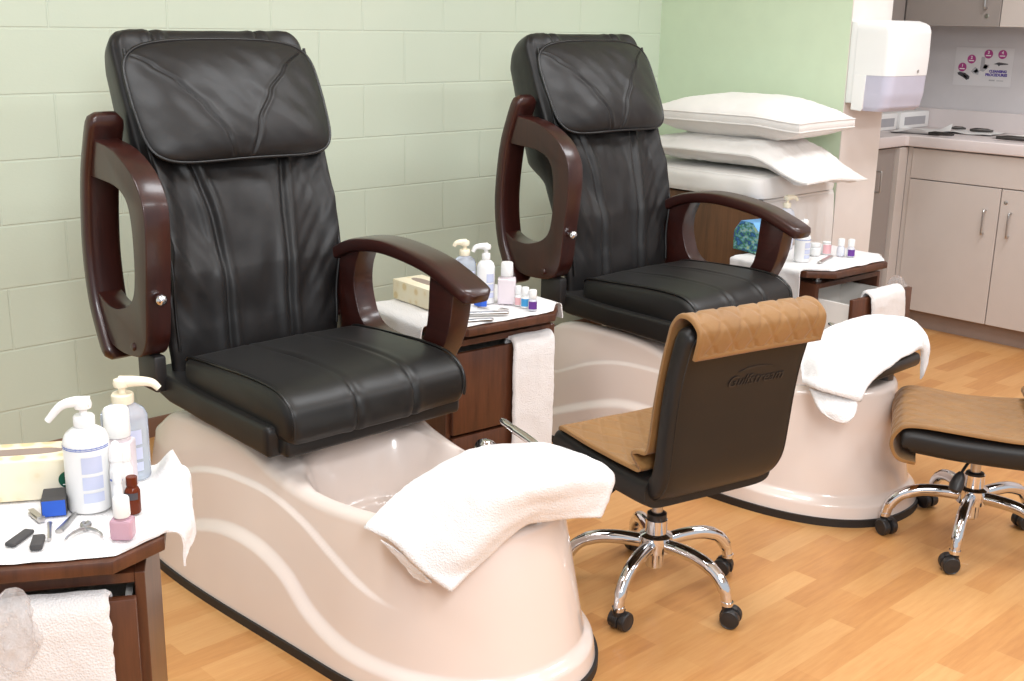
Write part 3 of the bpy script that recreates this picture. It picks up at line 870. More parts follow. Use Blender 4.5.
# towels on the two tubs
t1 = [[(1.380, -1.86, .404), (1.59, -1.765, .42), (1.768, -1.768, .455), (1.781, -1.955, .527), (1.813, -2.075, .537)],
      [(1.398, -1.935, .392), (1.486, -1.973, .45), (1.55, -2.070, .524), (1.659, -2.14, .540), (1.835, -2.165, .507)],
      [(1.415, -2.005, .352), (1.475, -2.085, .405), (1.555, -2.120, .465), (1.676, -2.155, .483), (1.812, -2.182, .462)],
      [(1.440, -2.080, .315), (1.535, -2.085, .372), (1.620, -2.105, .425), (1.711, -2.145, .427), (1.785, -2.185, .42)]]
fold = [[(1.388, -1.91, .392), (1.40, -1.95, .378), (1.415, -2.01, .36)], [(1.402, -1.945, .36), (1.412, -1.985, .345), (1.42, -2.02, .335)], [(1.418, -1.985, .322), (1.425, -2.01, .318), (1.43, -2.03, .322)]]
towel('towel', 'white towel draped over the toe of the nearer foot tub', [cloth_mb(t1, 60, 56, .008, .0045, 14), cloth_mb(fold, 16, 16, .006, .001, 12)], 'towels on the foot tubs')
t2 = [[(2.895, -1.975, .455), (3.10, -1.845, .50), (3.288, -1.85, .54), (3.436, -1.885, .55), (3.495, -1.975, .545), (3.461, -2.063, .53)],
      [(2.872, -2.035, .455), (2.951, -2.028, .523), (3.149, -2.015, .54), (3.271, -2.04, .543), (3.385, -2.064, .538), (3.435, -2.090, .49)],
      [(2.895, -2.10, .445), (2.981, -2.095, .492), (3.170, -2.085, .512), (3.275, -2.10, .523), (3.395, -2.085, .515), (3.412, -2.10, .44)],
      [(2.945, -2.14, .425), (3.005, -2.135, .470), (3.125, -2.135, .502), (3.255, -2.128, .515), (3.36, -2.10, .49), (3.375, -2.105, .40)]]
lobe = [[(2.898, -1.998, .442), (2.918, -2.06, .442), (2.945, -2.130, .43)], [(2.868, -2.052, .40), (2.875, -2.11, .405), (2.93, -2.14, .41)], [(2.862, -2.10, .378), (2.88, -2.135, .372), (2.91, -2.145, .39)]]
towel('towel', 'white towel bunched over the black footrest of the farther foot tub', [cloth_mb(t2, 60, 50, .008, .004, 14, 5.0), cloth_mb(lobe, 20, 20, .006, .001, 12)], 'towels on the foot tubs')

# ------------------------------------------------------------------ manicure carts
TZ = .58
def tray_poly(hx=.25, hy=.22, c=.08):
    return [(-hx + c, -hy), (hx - c, -hy), (hx, -hy + c), (hx, hy - .02), (hx - .02, hy), (-hx + .02, hy), (-hx, hy - .02), (-hx, -hy + c)]
def make_cart(label, loc, rz, pull=0.0):
    root = thing('manicure_cart', label, 'cart', loc, rz, 'walnut manicure carts')
    b = MB(); hx = .215
    for s in (-1, 1): b.box(s * hx - (.018 if s > 0 else 0), s * hx + (.018 if s < 0 else 0), -.165, .19, .05, .53, .0015, 1)
    b.box(-hx + .018, hx - .018, .175, .19, .05, .53)
    b.box(-hx + .018, hx - .018, -.150, .175, .05, .068); b.box(-hx + .018, hx - .018, -.165, .175, .512, .53)
    b.box(-hx + .018, hx - .018, -.150, .175, .215, .23)
    obj('cabinet_body', b, M['cart_wood'], root)
    t = MB().prism(tray_poly(), 'z', .555, TZ, .004, 2); obj('tray_top', t, M['cart_wood'], root)
    for x in (-.15, .15):
        for y in (-.12, .12):
            p = MB().lathe([(.018, .5295), (.018, .534), (.011, .536), (.011, .5555)], c=(x, y, 0), seg=18); obj('tray_support', p, M['steel'], root)
    for x in (-.18, .18):
        for y in (-.13, .15):
            c = MB().lathe([(.012, -.012), (.022, -.010), (.025, 0), (.022, .010), (.012, .012)], M=Matrix.Rotation(radians(90), 4, 'X'), c=(x, y, .025), seg=20)
            c.box(x - .016, x + .016, y - .014, y + .014, .030, .052, .003, 1); obj('caster', c, M['plastic_black'], root)
    for z0, z1, pl in ((.235, .495, pull), (.075, .225, 0)):
        d = MB(); x = .188; y0 = -.163 - pl
        d.box(-x, -x + .012, y0, y0 + .30, z0 + .02, z1 - .025); d.box(x - .012, x, y0, y0 + .30, z0 + .02, z1 - .025)
        d.box(-x + .012, x - .012, y0 + .288, y0 + .30, z0 + .02, z1 - .03); d.box(-x + .012, x - .012, y0, y0 + .288, z0 + .02, z0 + .03)
        do = obj('drawer', d, M['drawer_white'], root); do['label'] = 'white melamine drawer box'
        f = MB().box(-.2, .2, y0 - .018, y0 + .0005, z0, z1, .003, 2); obj('drawer_front', f, M['cart_wood'], do)
    return root
CL, CM, CR = (.72, -1.725), (2.42, -1.035), (4.03, -1.288)
YL, YM, YR = radians(-30), radians(-5), radians(-3)
make_cart('walnut cart at the left picture edge, crowded with bottles and nail tools', (*CL, 0), YL, .015)
make_cart('walnut cart between the two pedicure chairs, its drawer shut', (*CM, 0), YM, .0)
make_cart('walnut cart right of the farther chair, its white drawer pulled open', (*CR, 0), YR, .14)

def cart_cloth(label, loc, rz, xl, xr, yf, yb, dl, dr, seed, roll=0.0, flap=None):
    """towel lying on a cart top; overhangs dl / dr at the left / right edge"""
    hx = .256
    def px(s):
        # s: arc position across; returns (x, z)
        r = .012
        if s > hx:
            q = s - hx; a = min(q / r, pi / 2); x = hx + r * sin(a); z = -r * (1 - cos(a))
            if q > r * pi / 2: z -= q - r * pi / 2
            return x, z
        if s < -hx:
            x, z = px(-s); return -x, z
        return s, 0
    nu, nv = 90, 60; a0 = xl if dl == 0 else -hx - dl; a1 = xr if dr == 0 else hx + dr
    def fn(u, v, h):
        s = lerp(a0, a1, u); x, z = px(s)
        fwd = yf
        y = lerp(fwd + .010 * nz(s * 6, seed, 2), yb + .012 * nz(s * 5, seed, 8), v)
        c = .08 * max(0, min(1, (abs(x) - .17) / .08)) if v < .5 else 0
        y = max(y, -.212 + c + .004) if abs(s) <= hx else max(y, -.212 + .085 * (1 if v < .5 else 0))
        n = .0025 * nz(s * 14 + seed, y * 14, 1) + .0015 * nz(s * 33 + seed, y * 33, 4)
        e = 0 if min(u, 1 - u) < .001 or min(v, 1 - v) < .001 else 1
        if abs(s) > hx:
            w = (abs(s) - hx); sx = 1 if s > 0 else -1
            x += sx * (n * 1.5 + .006 * sin(y * 21 + seed) * sstep(0, .06, w) + .006 + h * .8 + .012 * roll * sstep(.0, .04, w))
            return Vector((x, y, TZ + .0035 + z))
        return Vector((x, y, TZ + .0035 + max(-.001, n) + h * e + roll * .032 * sstep(.215, .256, x) * sstep(-.02, .16, y) * (1 if s > 0 else 0)))
    b = MB().grid(lambda u, v: fn(u, v, .005), nu, nv).grid(lambda u, v: fn(u, v, 0.0), nu, nv)
    o = nu * nv
    for i in range(nu - 1):
        b.f.append((i, o + i, o + i + 1, i + 1)); k = (nv - 1) * nu + i; b.f.append((k, k + 1, o + k + 1, o + k))
    for j in range(nv - 1):
        k = j * nu; b.f.append((k, k + nu, o + k + nu, o + k)); k += nu - 1; b.f.append((k, o + k, o + k + nu, k + nu))
    if flap:
        x0, x1, dp = flap; rows = []
        for y, z in ((-.10, .006), (-.17, .006), (-.215, .007), (-.228, .001), (-.234, -.03), (-.238, -.07), (-.240, -dp)):
            rows.append([(lerp(x0, x1, i / 4) - .012 * (z < -.05) * i / 4, y + .006 * sin(i * 2.1 + seed) * (z < -.02), TZ + .0045 + z) for i in range(5)])
        q = cloth_mb(rows, 30, 40, .005, .002, 14, seed); b.add(q.v, q.f)
    b.m = [0] * len(b.f)
    return tag(obj('cart_towel', b, M['terry'], loc=loc, rz=rz, ang=75), label, 'towel', 'towels spread on the carts')
cart_cloth('white towel spread under the bottles on the left edge cart', (*CL, 0), YL, -.24, .25, -.205, .205, 0, .075, 1.0, 1.0)
cart_cloth('white towel spread over the cart between the two chairs', (*CM, 0), YM, -.25, .25, -.205, .212, .085, .06, 4.0)
cart_cloth('white towel spread over the cart right of the farther chair', (*CR, 0), YR, -.25, .25, -.205, .205, .12, .05, 7.0)

def hang_towel(label, loc, rz, x0, x1, yc, ztop, front, back, th=.009, seed=0.0):
    """towel hung over the top edge of a drawer front (thickness about 2 cm)"""
    prof = [(0, yc - .026, ztop - front), (0, yc - .026, ztop - front * .6), (0, yc - .025, ztop - front * .25), (0, yc - .0225, ztop - .012), (0, yc - .012, ztop + .008), (0, yc, ztop + .012), (0, yc + .012, ztop + .008), (0, yc + .020, ztop - .012), (0, yc + .021, ztop - back)]
    path = catmull(prof, 9); n = len(path); nu = 40
    def fn(u, v, h):
        i = min(n - 1, int(round(v * (n - 1)))); p = path[i]; t = (path[min(i + 1, n - 1)] - path[max(0, i - 1)]).normalized(); nn = Vector((0, -t.z, t.y))
        x = lerp(x0, x1, u); x += (.010 * nz(p.z * 9, seed, 3) + .003 * nz(p.z * 60, seed, 6)) * (1 if p.y < yc else .4)
        d = .003 * nz(x * 18 + seed, p.z * 14, 2) + .0015 * nz(x * 45, p.z * 45, seed)
        e = min(u, 1 - u); hh = h * (1 if e > .001 else .45)
        return Vector((x, p.y, p.z)) + nn * (max(-.001, d) + hh)
    b = MB().grid(lambda u, v: fn(u, v, th), nu, n).grid(lambda u, v: fn(u, v, 0.0), nu, n); o = nu * n
    for i in range(nu - 1):
        b.f.append((i, o + i, o + i + 1, i + 1)); k = (n - 1) * nu + i; b.f.append((k, k + 1, o + k + 1, o + k))
    for j in range(n - 1):
        k = j * nu; b.f.append((k, k + nu, o + k + nu, o + k)); k += nu - 1; b.f.append((k, o + k, o + k + nu, k + nu))
    b.m = [0] * len(b.f)
    return tag(obj('hand_towel', b, M['terry'], loc=loc, rz=rz, ang=75), label, 'towel', 'hand towels over the drawer fronts')
hang_towel('white hand towel over the drawer front of the left edge cart', (*CL, 0), YL, -.19, .160, -.192, .492, .30, .05, .009, 2.0)
hang_towel('white hand towel over the drawer front between the two chairs', (*CM, 0), YM, .02, .185, -.172, .495, .36, .05, .011, 5.0)
hang_towel('white hand towel over the open drawer right of the farther chair', (*CR, 0), YR, -.10, .12, -.312, .495, .26, .05, .011, 8.0)

def bag(label, loc, rx, ry, rzz, seed):
    def fn(u, v):
        a = 2 * pi * u; c = v * pi
        r = 1 + .45 * nz(cos(a) * 1.6 + seed, sin(a) * 1.6, v * 3) + .32 * nz(cos(a) * 4, sin(a) * 4 + seed, v * 8)
        w = (max(0, sin(c)) ** .38) * (1 - .30 * v)
        return Vector((rx * r * cos(a) * w, ry * r * sin(a) * w, rzz * (v - .5) * 2))
    b = MB().grid(fn, 48, 40, cu=True)
    return tag(obj('plastic_bag', b, M['bag'], loc=loc, ang=60), label, 'bag', 'clear plastic bags on the carts')
bag('crumpled clear plastic bag at the left drawer front, left picture edge', (.600, -1.962, .495), .042, .028, .075, 1.0)
bag('clear plastic bag hanging by the open drawer right of the farther chair', (4.305, -1.50, .425), .045, .05, .085, 4.0)

# ------------------------------------------------------------------ bottles and tools
CAMR = Vector((.722, -.692, 0))
def band(mb, r, z0, z1, a0, a1, mi=0, seg=14, sx=1, sy=1):
    def fn(u, v): a = lerp(a0, a1, u); return Vector((r * cos(a) * sx, r * sin(a) * sy, lerp(z0, z1, v)))
    o = len(mb.v); mb.grid(fn, seg, 2, mi=mi); n = seg * 2
    mb.grid(lambda u, v: fn(u, v) * 1 - Vector((cos(lerp(a0, a1, u)), sin(lerp(a0, a1, u)), 0)) * .0012, seg, 2, mi=mi); return mb
FA = atan2(-.72, -.69)     # direction from the things to the camera
def pump_head(mb, z, ang, L=.05, k=1.0, drop=.012):
    slope = drop > .02
    """dispenser head with a nozzle in direction ang"""
    d = Vector((cos(ang), sin(ang), 0))
    mb.lathe([(.006 * k, z - .02), (.006 * k, z), (.013 * k, z + .001), (.0145 * k, z + .008), (.013 * k, z + .015), (.006 * k, z + .018)], seg=18)
    p = catmull([Vector((0, 0, z + .010)) - d * .004, Vector((0, 0, z + .011)) + d * L * .4, Vector((0, 0, z + .008)) + d * L * .8, Vector((0, 0, z + .008 - drop)) + d * L], 6)
    if slope: p = catmull([Vector((0, 0, z + .011)) - d * .012, Vector((0, 0, z + .013)) + d * L * .25, Vector((0, 0, z + .006)) + d * L * .62, Vector((0, 0, z + .010 - drop)) + d * L], 6)
    n = len(p); mb.tube(p, [lerp(.0105, .0055, i / (n - 1)) * k for i in range(n)], 12, sx=1.15); return mb
def pump_bottle(name, label, loc, r, h, ang, body='white_plastic', head='white_plastic', L=.05, k=1.0, drop=.012, flat=1.0, stripes=True, group=None, labcol='pale_blue_print', wear=None):
    root = thing(name, label, 'bottle', loc, FA + pi / 2, group)
    b = MB().lathe([(r * .94, 0), (r, .004), (r, h * .80), (r * .985, h * .85), (r * .86, h * .93), (r * .58, h * .985), (r * .42, h), (r * .40, h + .004)], seg=36, sy=flat)
    obj('bottle_body', b, M[body], root)
    c = MB().lathe([(r * .45, h + .002), (r * .47, h + .005), (r * .47, h + .019), (r * .42, h + .022)], seg=24)
    obj('collar', c, M[head], root)
    p = MB(); pump_head(p, h + .034, ang - (FA + pi / 2), L, k, drop); obj('pump_head', p, M[head], root)
    lb = MB(); f = -pi / 2
    if stripes:
        band(lb, r + .0012, h * .775, h * .785, f - 1.5, f + 1.5, 1, sy=flat); band(lb, r + .0012, h * .795, h * .805, f - 1.5, f + 1.5, 1, sy=flat)
    for z0, z1 in ((.50, .70), (.30, .46), (.14, .26)):
        band(lb, r + .001, h * z0, h * z1, f + .1, f + 1.0, 0, sy=flat)
    obj('bottle_label', lb, [M[labcol], M['blue_print']], root)
    return root
def small_bottle(name, label, loc, r, h, rc, hc, body, cap='white_plastic', lab=None, lz=(.2, .6), group=None, square=False, seg=20, cone=False, rz=None):
    root = thing(name, label, 'bottle', loc, FA + pi / 2 if rz is None else rz, group)
    if square:
        b = MB().box(-r, r, -r * .8, r * .8, 0, h * .93, .005, 3); b.lathe([(rc * .95, h * .92), (rc * .95, h)], seg=seg)
    else:
        b = MB().lathe([(r * .9, 0), (r, .003), (r, h * .82), (r * .8, h * .93), (rc * .8, h), (rc * .8, h + .002)], seg=seg)
    obj('bottle_body', b, M[body], root)
    cp = [(rc * .95, h + .001), (rc, h + .003), (rc * .96, h + hc * .93), (rc * .86, h + hc)] if not cone else [(rc, h + .001), (rc, h + hc * .3), (rc * .9, h + hc * .6), (rc * .55, h + hc * .92), (rc * .2, h + hc)]
    obj('cap', MB().lathe(cp, seg=seg), M[cap], root)
    if lab:
        l = MB(); z0, z1 = lz
        if square: l.box(-r * .8, r * .8, -r * .8 - .001, -r * .8, h * z0, h * z1)
        else: band(l, r + .0008, h * z0, h * z1, -pi / 2 - 1.0, -pi / 2 + 1.0)
        obj('bottle_label', l, M[lab], root)
    return root
Z0 = TZ + .0115
NOZL = atan2(.69, -.72); NOZR = atan2(-.69, .72)
# left cart
pump_bottle('lotion_bottle', 'white lotion pump bottle with double blue stripe on the left edge cart', (.820, -1.781, Z0), .0405, .156, NOZL + .25, L=.062, k=1.1, drop=.030)
pump_bottle('soap_bottle', 'clear bluish bottle with long cream pump, hindmost on the left edge cart', (.938, -1.688, Z0), .045, .150, NOZR + .1, 'clearblue', 'cream_plastic', .070, 1.15, .012, .8, False, None, 'pale_blue_print')
small_bottle('remover_bottle', 'tall pale bottle with thick white cap, behind the small droppers', (.898, -1.742, Z0), .0275, .108, .0245, .056, 'pinkliq', group=None, square=True)
small_bottle('dropper_bottle', 'slim white bottle with rounded cap, right against the striped lotion bottle', (.853, -1.829, Z0), .0130, .095, .012, .038, 'white_plastic', lab='blue_print', lz=(.62, .66), cone=True)
small_bottle('oil_bottle', 'white bottle with square cap behind the brown bottle', (.878, -1.806, Z0), .0145, .082, .013, .030, 'white_plastic')
small_bottle('tube_bottle', 'thin white stick tube with dark band in front of the dropper', (.842, -1.852, Z0), .0095, .062, .0085, .024, 'white_plastic', lab='dark_print', lz=(.32, .42))
small_bottle('oil_bottle', 'small brown glass bottle beside the pink polish', (.866, -1.858, Z0), .0140, .052, .0105, .018, 'amber', 'amber', 'dark_print', (.55, .8))
small_bottle('polish_bottle', 'pink nail polish bottle with white cap at the left cart front', (.803, -1.948, Z0), .019, .040, .0145, .036, 'pinkpolish', square=True)
def tissue_box(label, loc, rz, sx, sy, sz, mat='tissuebox', emblem=False):
    root = thing('tissue_box', label, 'tissue box', loc, rz)
    b = MB().box(-sx / 2, sx / 2, -sy / 2, sy / 2, 0, sz, .003, 2); obj('carton', b, M[mat], root)
    sl = MB(); pts = []
    for i in range(32):
        a = 2 * pi * i / 32; pts.append((sx * .36 * math.copysign(abs(cos(a)) ** .6, cos(a)), sy * .16 * sin(a)))
    sl.prism(pts, 'z', sz - .002, sz + .0008); o = obj('tissue_slot', sl, M['toe'], root)
    if emblem:
        e = MB().lathe([(.0165, 0), (.0165, .0012)], M=Matrix.Rotation(radians(90), 4, 'X'), c=(sx / 2 - .020, -sy / 2 - .0001, sz * .48), seg=28, sx=1)
        e.tube(catmull([(sx / 2 - .020 + .009, -sy / 2 - .0016, sz * .48 + .010), (sx / 2 - .020 - .004, -sy / 2 - .0016, sz * .48 + .009), (sx / 2 - .020, -sy / 2 - .0016, sz * .48), (sx / 2 - .020 + .004, -sy / 2 - .0016, sz * .48 - .009), (sx / 2 - .020 - .009, -sy / 2 - .0016, sz * .48 - .009)], 5), .0009, 6, mi=1)
        obj('emblem', e, [M['green_print'], M['white_plastic']], root)
    return root
tissue_box('cream patterned tissue box with green emblem behind the striped lotion bottle', (.752, -1.628, Z0), YL, .225, .105, .078, emblem=True)
def tool(name, label, cat, mb, mats, loc, rz, group=None):
    return tag(obj(name, mb, mats, loc=loc, rz=rz), label, cat, group)
ZT = TZ + .0105
# nail tools on the left cart
bb = MB().box(-.021, .021, -.028, .028, .0, .032, .002, 2)
bb.f and None
blk = MB().box(-.0215, .0215, -.030, .030, 0, .032, .0015, 1)
tool('buffer_block', 'blue and grey buffer block beside the striped lotion bottle', 'nail buffer', blk, [M['blue'], M['black_emery']], (.764, -1.757, Z0), YL + .05)
ob = bpy.data.objects['buffer_block']
for p in ob.data.polygons:
    p.material_index = 1 if (p.normal.z > .5 or abs(p.normal.x) > .5) else 0
def slab(L, w, h, r=.004): return MB().box(-w / 2, w / 2, -L / 2, L / 2, 0, h, min(r, h * .45), 2)
def file_mb(L, w, h, n=8):
    pts = []
    for s, a0 in ((1, 0), (-1, pi)):
        for i in range(n + 1):
            a = a0 + pi * i / n; pts.append((w / 2 * cos(a), s * (L / 2 - w / 2) + w / 2 * sin(a)))
    return MB().prism(pts, 'z', 0, h, .0008, 1)
tool('nail_file', 'dark slanted emery file at the front left of the cart', 'nail file', slab(.062, .020, .008), M['black_emery'], (.667, -1.838, ZT), YL - .42)
tool('nail_buffer', 'dark rectangular buffing pad nearest the left cart front', 'nail buffer', slab(.048, .021, .012), M['black_emery'], (.681, -1.880, ZT), YL + .02)
cl = MB().box(-.0065, .0065, -.024, .024, 0, .005, .0015, 1); cl.box(-.0055, .0055, -.020, .026, .0075, .0095, .001, 1); cl.box(-.0065, .0065, -.027, -.019, 0, .011, .002, 2)
tool('nail_clippers', 'small steel nail clippers in front of the blue buffer block', 'nail clippers', cl, M['steel'], (.725, -1.765, ZT), YL + .5)
ps = MB().tube([(0, -.036, .004), (0, -.022, .004), (0, .01, .004), (0, .028, .004), (0, .036, .0035)], [.003, .0028, .0026, .003, .0038], 8, sx=1.3)
tool('cuticle_pusher', 'thin steel cuticle pusher between buffing pad and nippers', 'cuticle pusher', ps, M['steel'], (.716, -1.845, ZT), YL + .12)
ps2 = MB().tube([(0, -.045, .003), (0, 0, .003), (0, .045, .003)], [.0045, .0035, .002], 8, sx=1.6)
tool('tweezers', 'slim steel tweezers leaning along the left of the nippers', 'tweezers', ps2, M['steel'], (.760, -1.822, ZT), YL - .25)
np_ = MB()
for s in (-1, 1):
    np_.tube(catmull([(s * .030, -.040, .006), (s * .026, -.024, .006), (s * .013, -.006, .006), (0, .004, .006), (-s * .006, .016, .006), (-s * .002, .027, .006)], 5), [.0022] * 8 + [.0032] * 8 + [.0045] * 6 + [.005] * 3 + [.0012], 8)
np_.lathe([(.005, .001), (.0055, .006), (.004, .011)], c=(0, .005, 0), seg=12)
tool('cuticle_nippers', 'open steel cuticle nippers before the striped lotion bottle', 'nippers', np_, M['steel'], (.765, -1.880, ZT), YL + .05)
# middle cart
tissue_box('cream patterned tissue box under the lowered mahogany armrest of the nearer chair', (2.325, -.925, Z0), YM + radians(90), .215, .115, .065)
pump_bottle('soap_bottle', 'clear bottle with cream pump on the middle cart', (2.425, -.998, Z0), .037, .150, NOZL + .2, 'clearblue', 'cream_plastic', .035, 1.1, .010, .85, False)
pump_bottle('lotion_bottle', 'white lotion pump bottle on the middle cart', (2.470, -1.050, Z0), .029, .140, NOZL + .35, 'white_plastic', 'white_plastic', .045, 1.1, .014, .85, False)
small_bottle('remover_bottle', 'square bottle of pink liquid with tall white cap', (2.516, -1.100, Z0), .029, .090, .020, .045, 'pinkliq', square=True)
small_bottle('polish_bottle', 'slim bottle with red label next to the pink liquid', (2.524, -1.146, Z0), .012, .036, .0105, .028, 'white_plastic', lab='red_print', lz=(.1, .75))
small_bottle('polish_bottle', 'small white bottle with bright blue label', (2.522, -1.180, Z0), .0145, .038, .012, .028, 'white_plastic', lab='cyan_print', lz=(.15, .8))
small_bottle('polish_bottle', 'small white bottle with purple label at the middle cart right', (2.514, -1.222, Z0), .0145, .038, .013, .028, 'frosted', lab='purple', lz=(.15, .8))
tool('buffer_block', 'small blue buffer half hidden behind the mahogany armrest tip', 'nail buffer', MB().box(-.012, .012, -.02, .02, 0, .03, .002, 1), M['blue'], (2.425, -1.030 - .045, Z0), YM)
tool('nail_file', 'long grey nail file, upper of two on the middle cart', 'nail file', file_mb(.17, .022, .006), M['steel'], (2.345, -1.172, ZT + .006), YM + radians(62))
tool('nail_file', 'short grey nail file at the middle cart front edge', 'nail file', file_mb(.12, .02, .005), M['steel'], (2.285, -1.205, ZT), YM + radians(70))
tw = MB()
for s in (-1, 1): tw.tube(catmull([(0, -.05, .004), (s * .010, -.02, .004), (s * .008, .02, .004), (s * .001, .05, .004)], 4), .0022, 6)
tool('tweezers', 'steel nippers lying before the pink liquid bottle', 'tweezers', tw, M['steel'], (2.425, -1.135, ZT), YM + radians(40))
# right cart
tb = thing('tissue_box', 'blue landscape tissue box with peaked top behind the farther armrest', 'tissue box', (3.925, -1.075, Z0), YR + radians(80))
b = MB().prism([(-.075, 0), (.075, 0), (.075, .075), (.035, .12), (-.035, .12), (-.075, .085)], 'y', -.055, .055, .002, 1); obj('carton', b, M['landscape'], tb)
b = MB().prism([(.070, .0805), (.0345, .1215), (-.0345, .1215), (-.070, .0905), (-.06, .09), (-.032, .1195), (.032, .1195), (.06, .085)], 'y', -.0545, .0545); obj('carton_top', b, M['skyblue'], tb)
pump_bottle('spray_bottle', 'white bottle with blue label lines in front of the draped sheet', (3.880, -1.320, Z0), .030, .11, NOZR, 'white_plastic', 'white_plastic', .012, 1.2, .004, .9, True, None, 'pale_blue_print')
pump_bottle('soap_bottle', 'cream pump bottle at the back of the cart against the sheet', (4.06, -1.12, Z0), .034, .165, NOZR + .3, 'frosted', 'cream_plastic', .045, 1.1, .012, .85, False)
small_bottle('jar', 'short white jar behind the polish bottles', (4.030, -1.285, Z0), .021, .034, .020, .016, 'white_plastic')
small_bottle('polish_bottle', 'polish bottle with dusty pink label, leftmost of three by the sheet', (4.088, -1.300, Z0), .019, .045, .017, .006, 'white_plastic', lab='red_print', lz=(.1, .9))
small_bottle('polish_bottle', 'plain pale polish bottle with white cap between two labelled ones', (4.100, -1.358, Z0), .0155, .040, .0135, .030, 'frosted')
small_bottle('polish_bottle', 'polish bottle with purple label at the far right cart edge', (4.118, -1.392, Z0), .0155, .040, .0135, .030, 'frosted', lab='purple', lz=(.1, .75))
pen = MB().tube([(0, -.05, .005), (0, -.045, .005), (0, .01, .005)], [.002, .005, .005], 10); pen.tube([(0, .01, .005), (0, .05, .005)], .0055, 10, mi=1)
tool('marker_pen', 'blue capped marker pen lying on the right cart towel', 'pen', pen, [M['dark_print'], M['blue']], (3.880, -1.225, ZT), YR + radians(-60))
tool('nail_file', 'thin grey nail file on the right cart towel', 'nail file', file_mb(.17, .016, .005), M['steel'], (3.985, -1.362, ZT), YR + radians(-72))
st_ = MB()
for a, c in (((-.03, 0), (-.03, .045)), ((.03, 0), (.03, .045))): st_.tube([(a[0], 0, a[1]), (c[0], 0, c[1])], .0035, 8)
st_.tube([(-.03, 0, .042), (.03, 0, .042)], .0035, 8); st_.box(-.035, .035, -.015, .015, 0, .004, .001, 1)
tool('tool_stand', 'small black wire stand left of the blue-lined white bottle', 'stand', st_, M['plastic_black'], (3.945, -1.195, Z0), YR + .5)

# ------------------------------------------------------------------ bed chest with pillows
bx0, bx1, by0, by1, bz = 4.0, 4.545, -1.018, -.12, .775
root = thing('storage_chest', 'walnut chest in the corner under the stacked white pillows', 'chest', (4.27, -.56, 0))
def L_(x, y, z): return (x - 4.27, y + .56, z)
b = MB().box(bx0 + .0 - 4.27, bx1 - 4.27, by0 + .56, by1 + .56, .06, bz, .004, 2); obj('chest_body', b, M['bed_wood'], root)
b = MB().box(bx0 + .03 - 4.27, bx1 - .01 - 4.27, by0 + .04 + .56, by1 - .02 + .56, 0, .06); obj('plinth', b, M['plastic_black'], root)
# draped sheet on the front end
def drape():
    prof = [(0, -.62, bz + .006), (0, -.85, bz + .006), (0, -1.003, bz + .006), (0, -1.024, bz - .004), (0, -1.030, bz - .04), (0, -1.034, bz - .25), (0, -1.036, .28)]
    path = catmull(prof, 10); n = len(path); nu = 60
    def fn(u, v, h):
        p = path[int(round(v * (n - 1)))]; x = lerp(4.03, 4.557, u)
        k = sstep(bz, bz - .15, p.z); f = k * (.006 * sin(x * 45 + p.z * 3) + .004 * nz(x * 20, p.z * 6, 3))
        if p.y > -1.018: return Vector((x, p.y, p.z + h + .003 * max(0, nz(x * 8, p.y * 8, 1))))
        return Vector((x, p.y - abs(f) - h, p.z))
    b = MB().grid(lambda u, v: fn(u, v, .004), nu, n).grid(lambda u, v: fn(u, v, 0), nu, n); o = nu * n
    for i in range(nu - 1):
        b.f.append((i, o + i, o + i + 1, i + 1)); k = (n - 1) * nu + i; b.f.append((k, k + 1, o + k + 1, o + k))
    for j in range(n - 1):
        k = j * nu; b.f.append((k, k + nu, o + k + nu, o + k)); k += nu - 1; b.f.append((k, o + k, o + k + nu, k + nu))
    b.m = [0] * len(b.f); return b
tag(obj('bed_sheet', drape(), M['linen'], ang=75), 'white sheet hanging down the front end of the walnut chest', 'sheet')
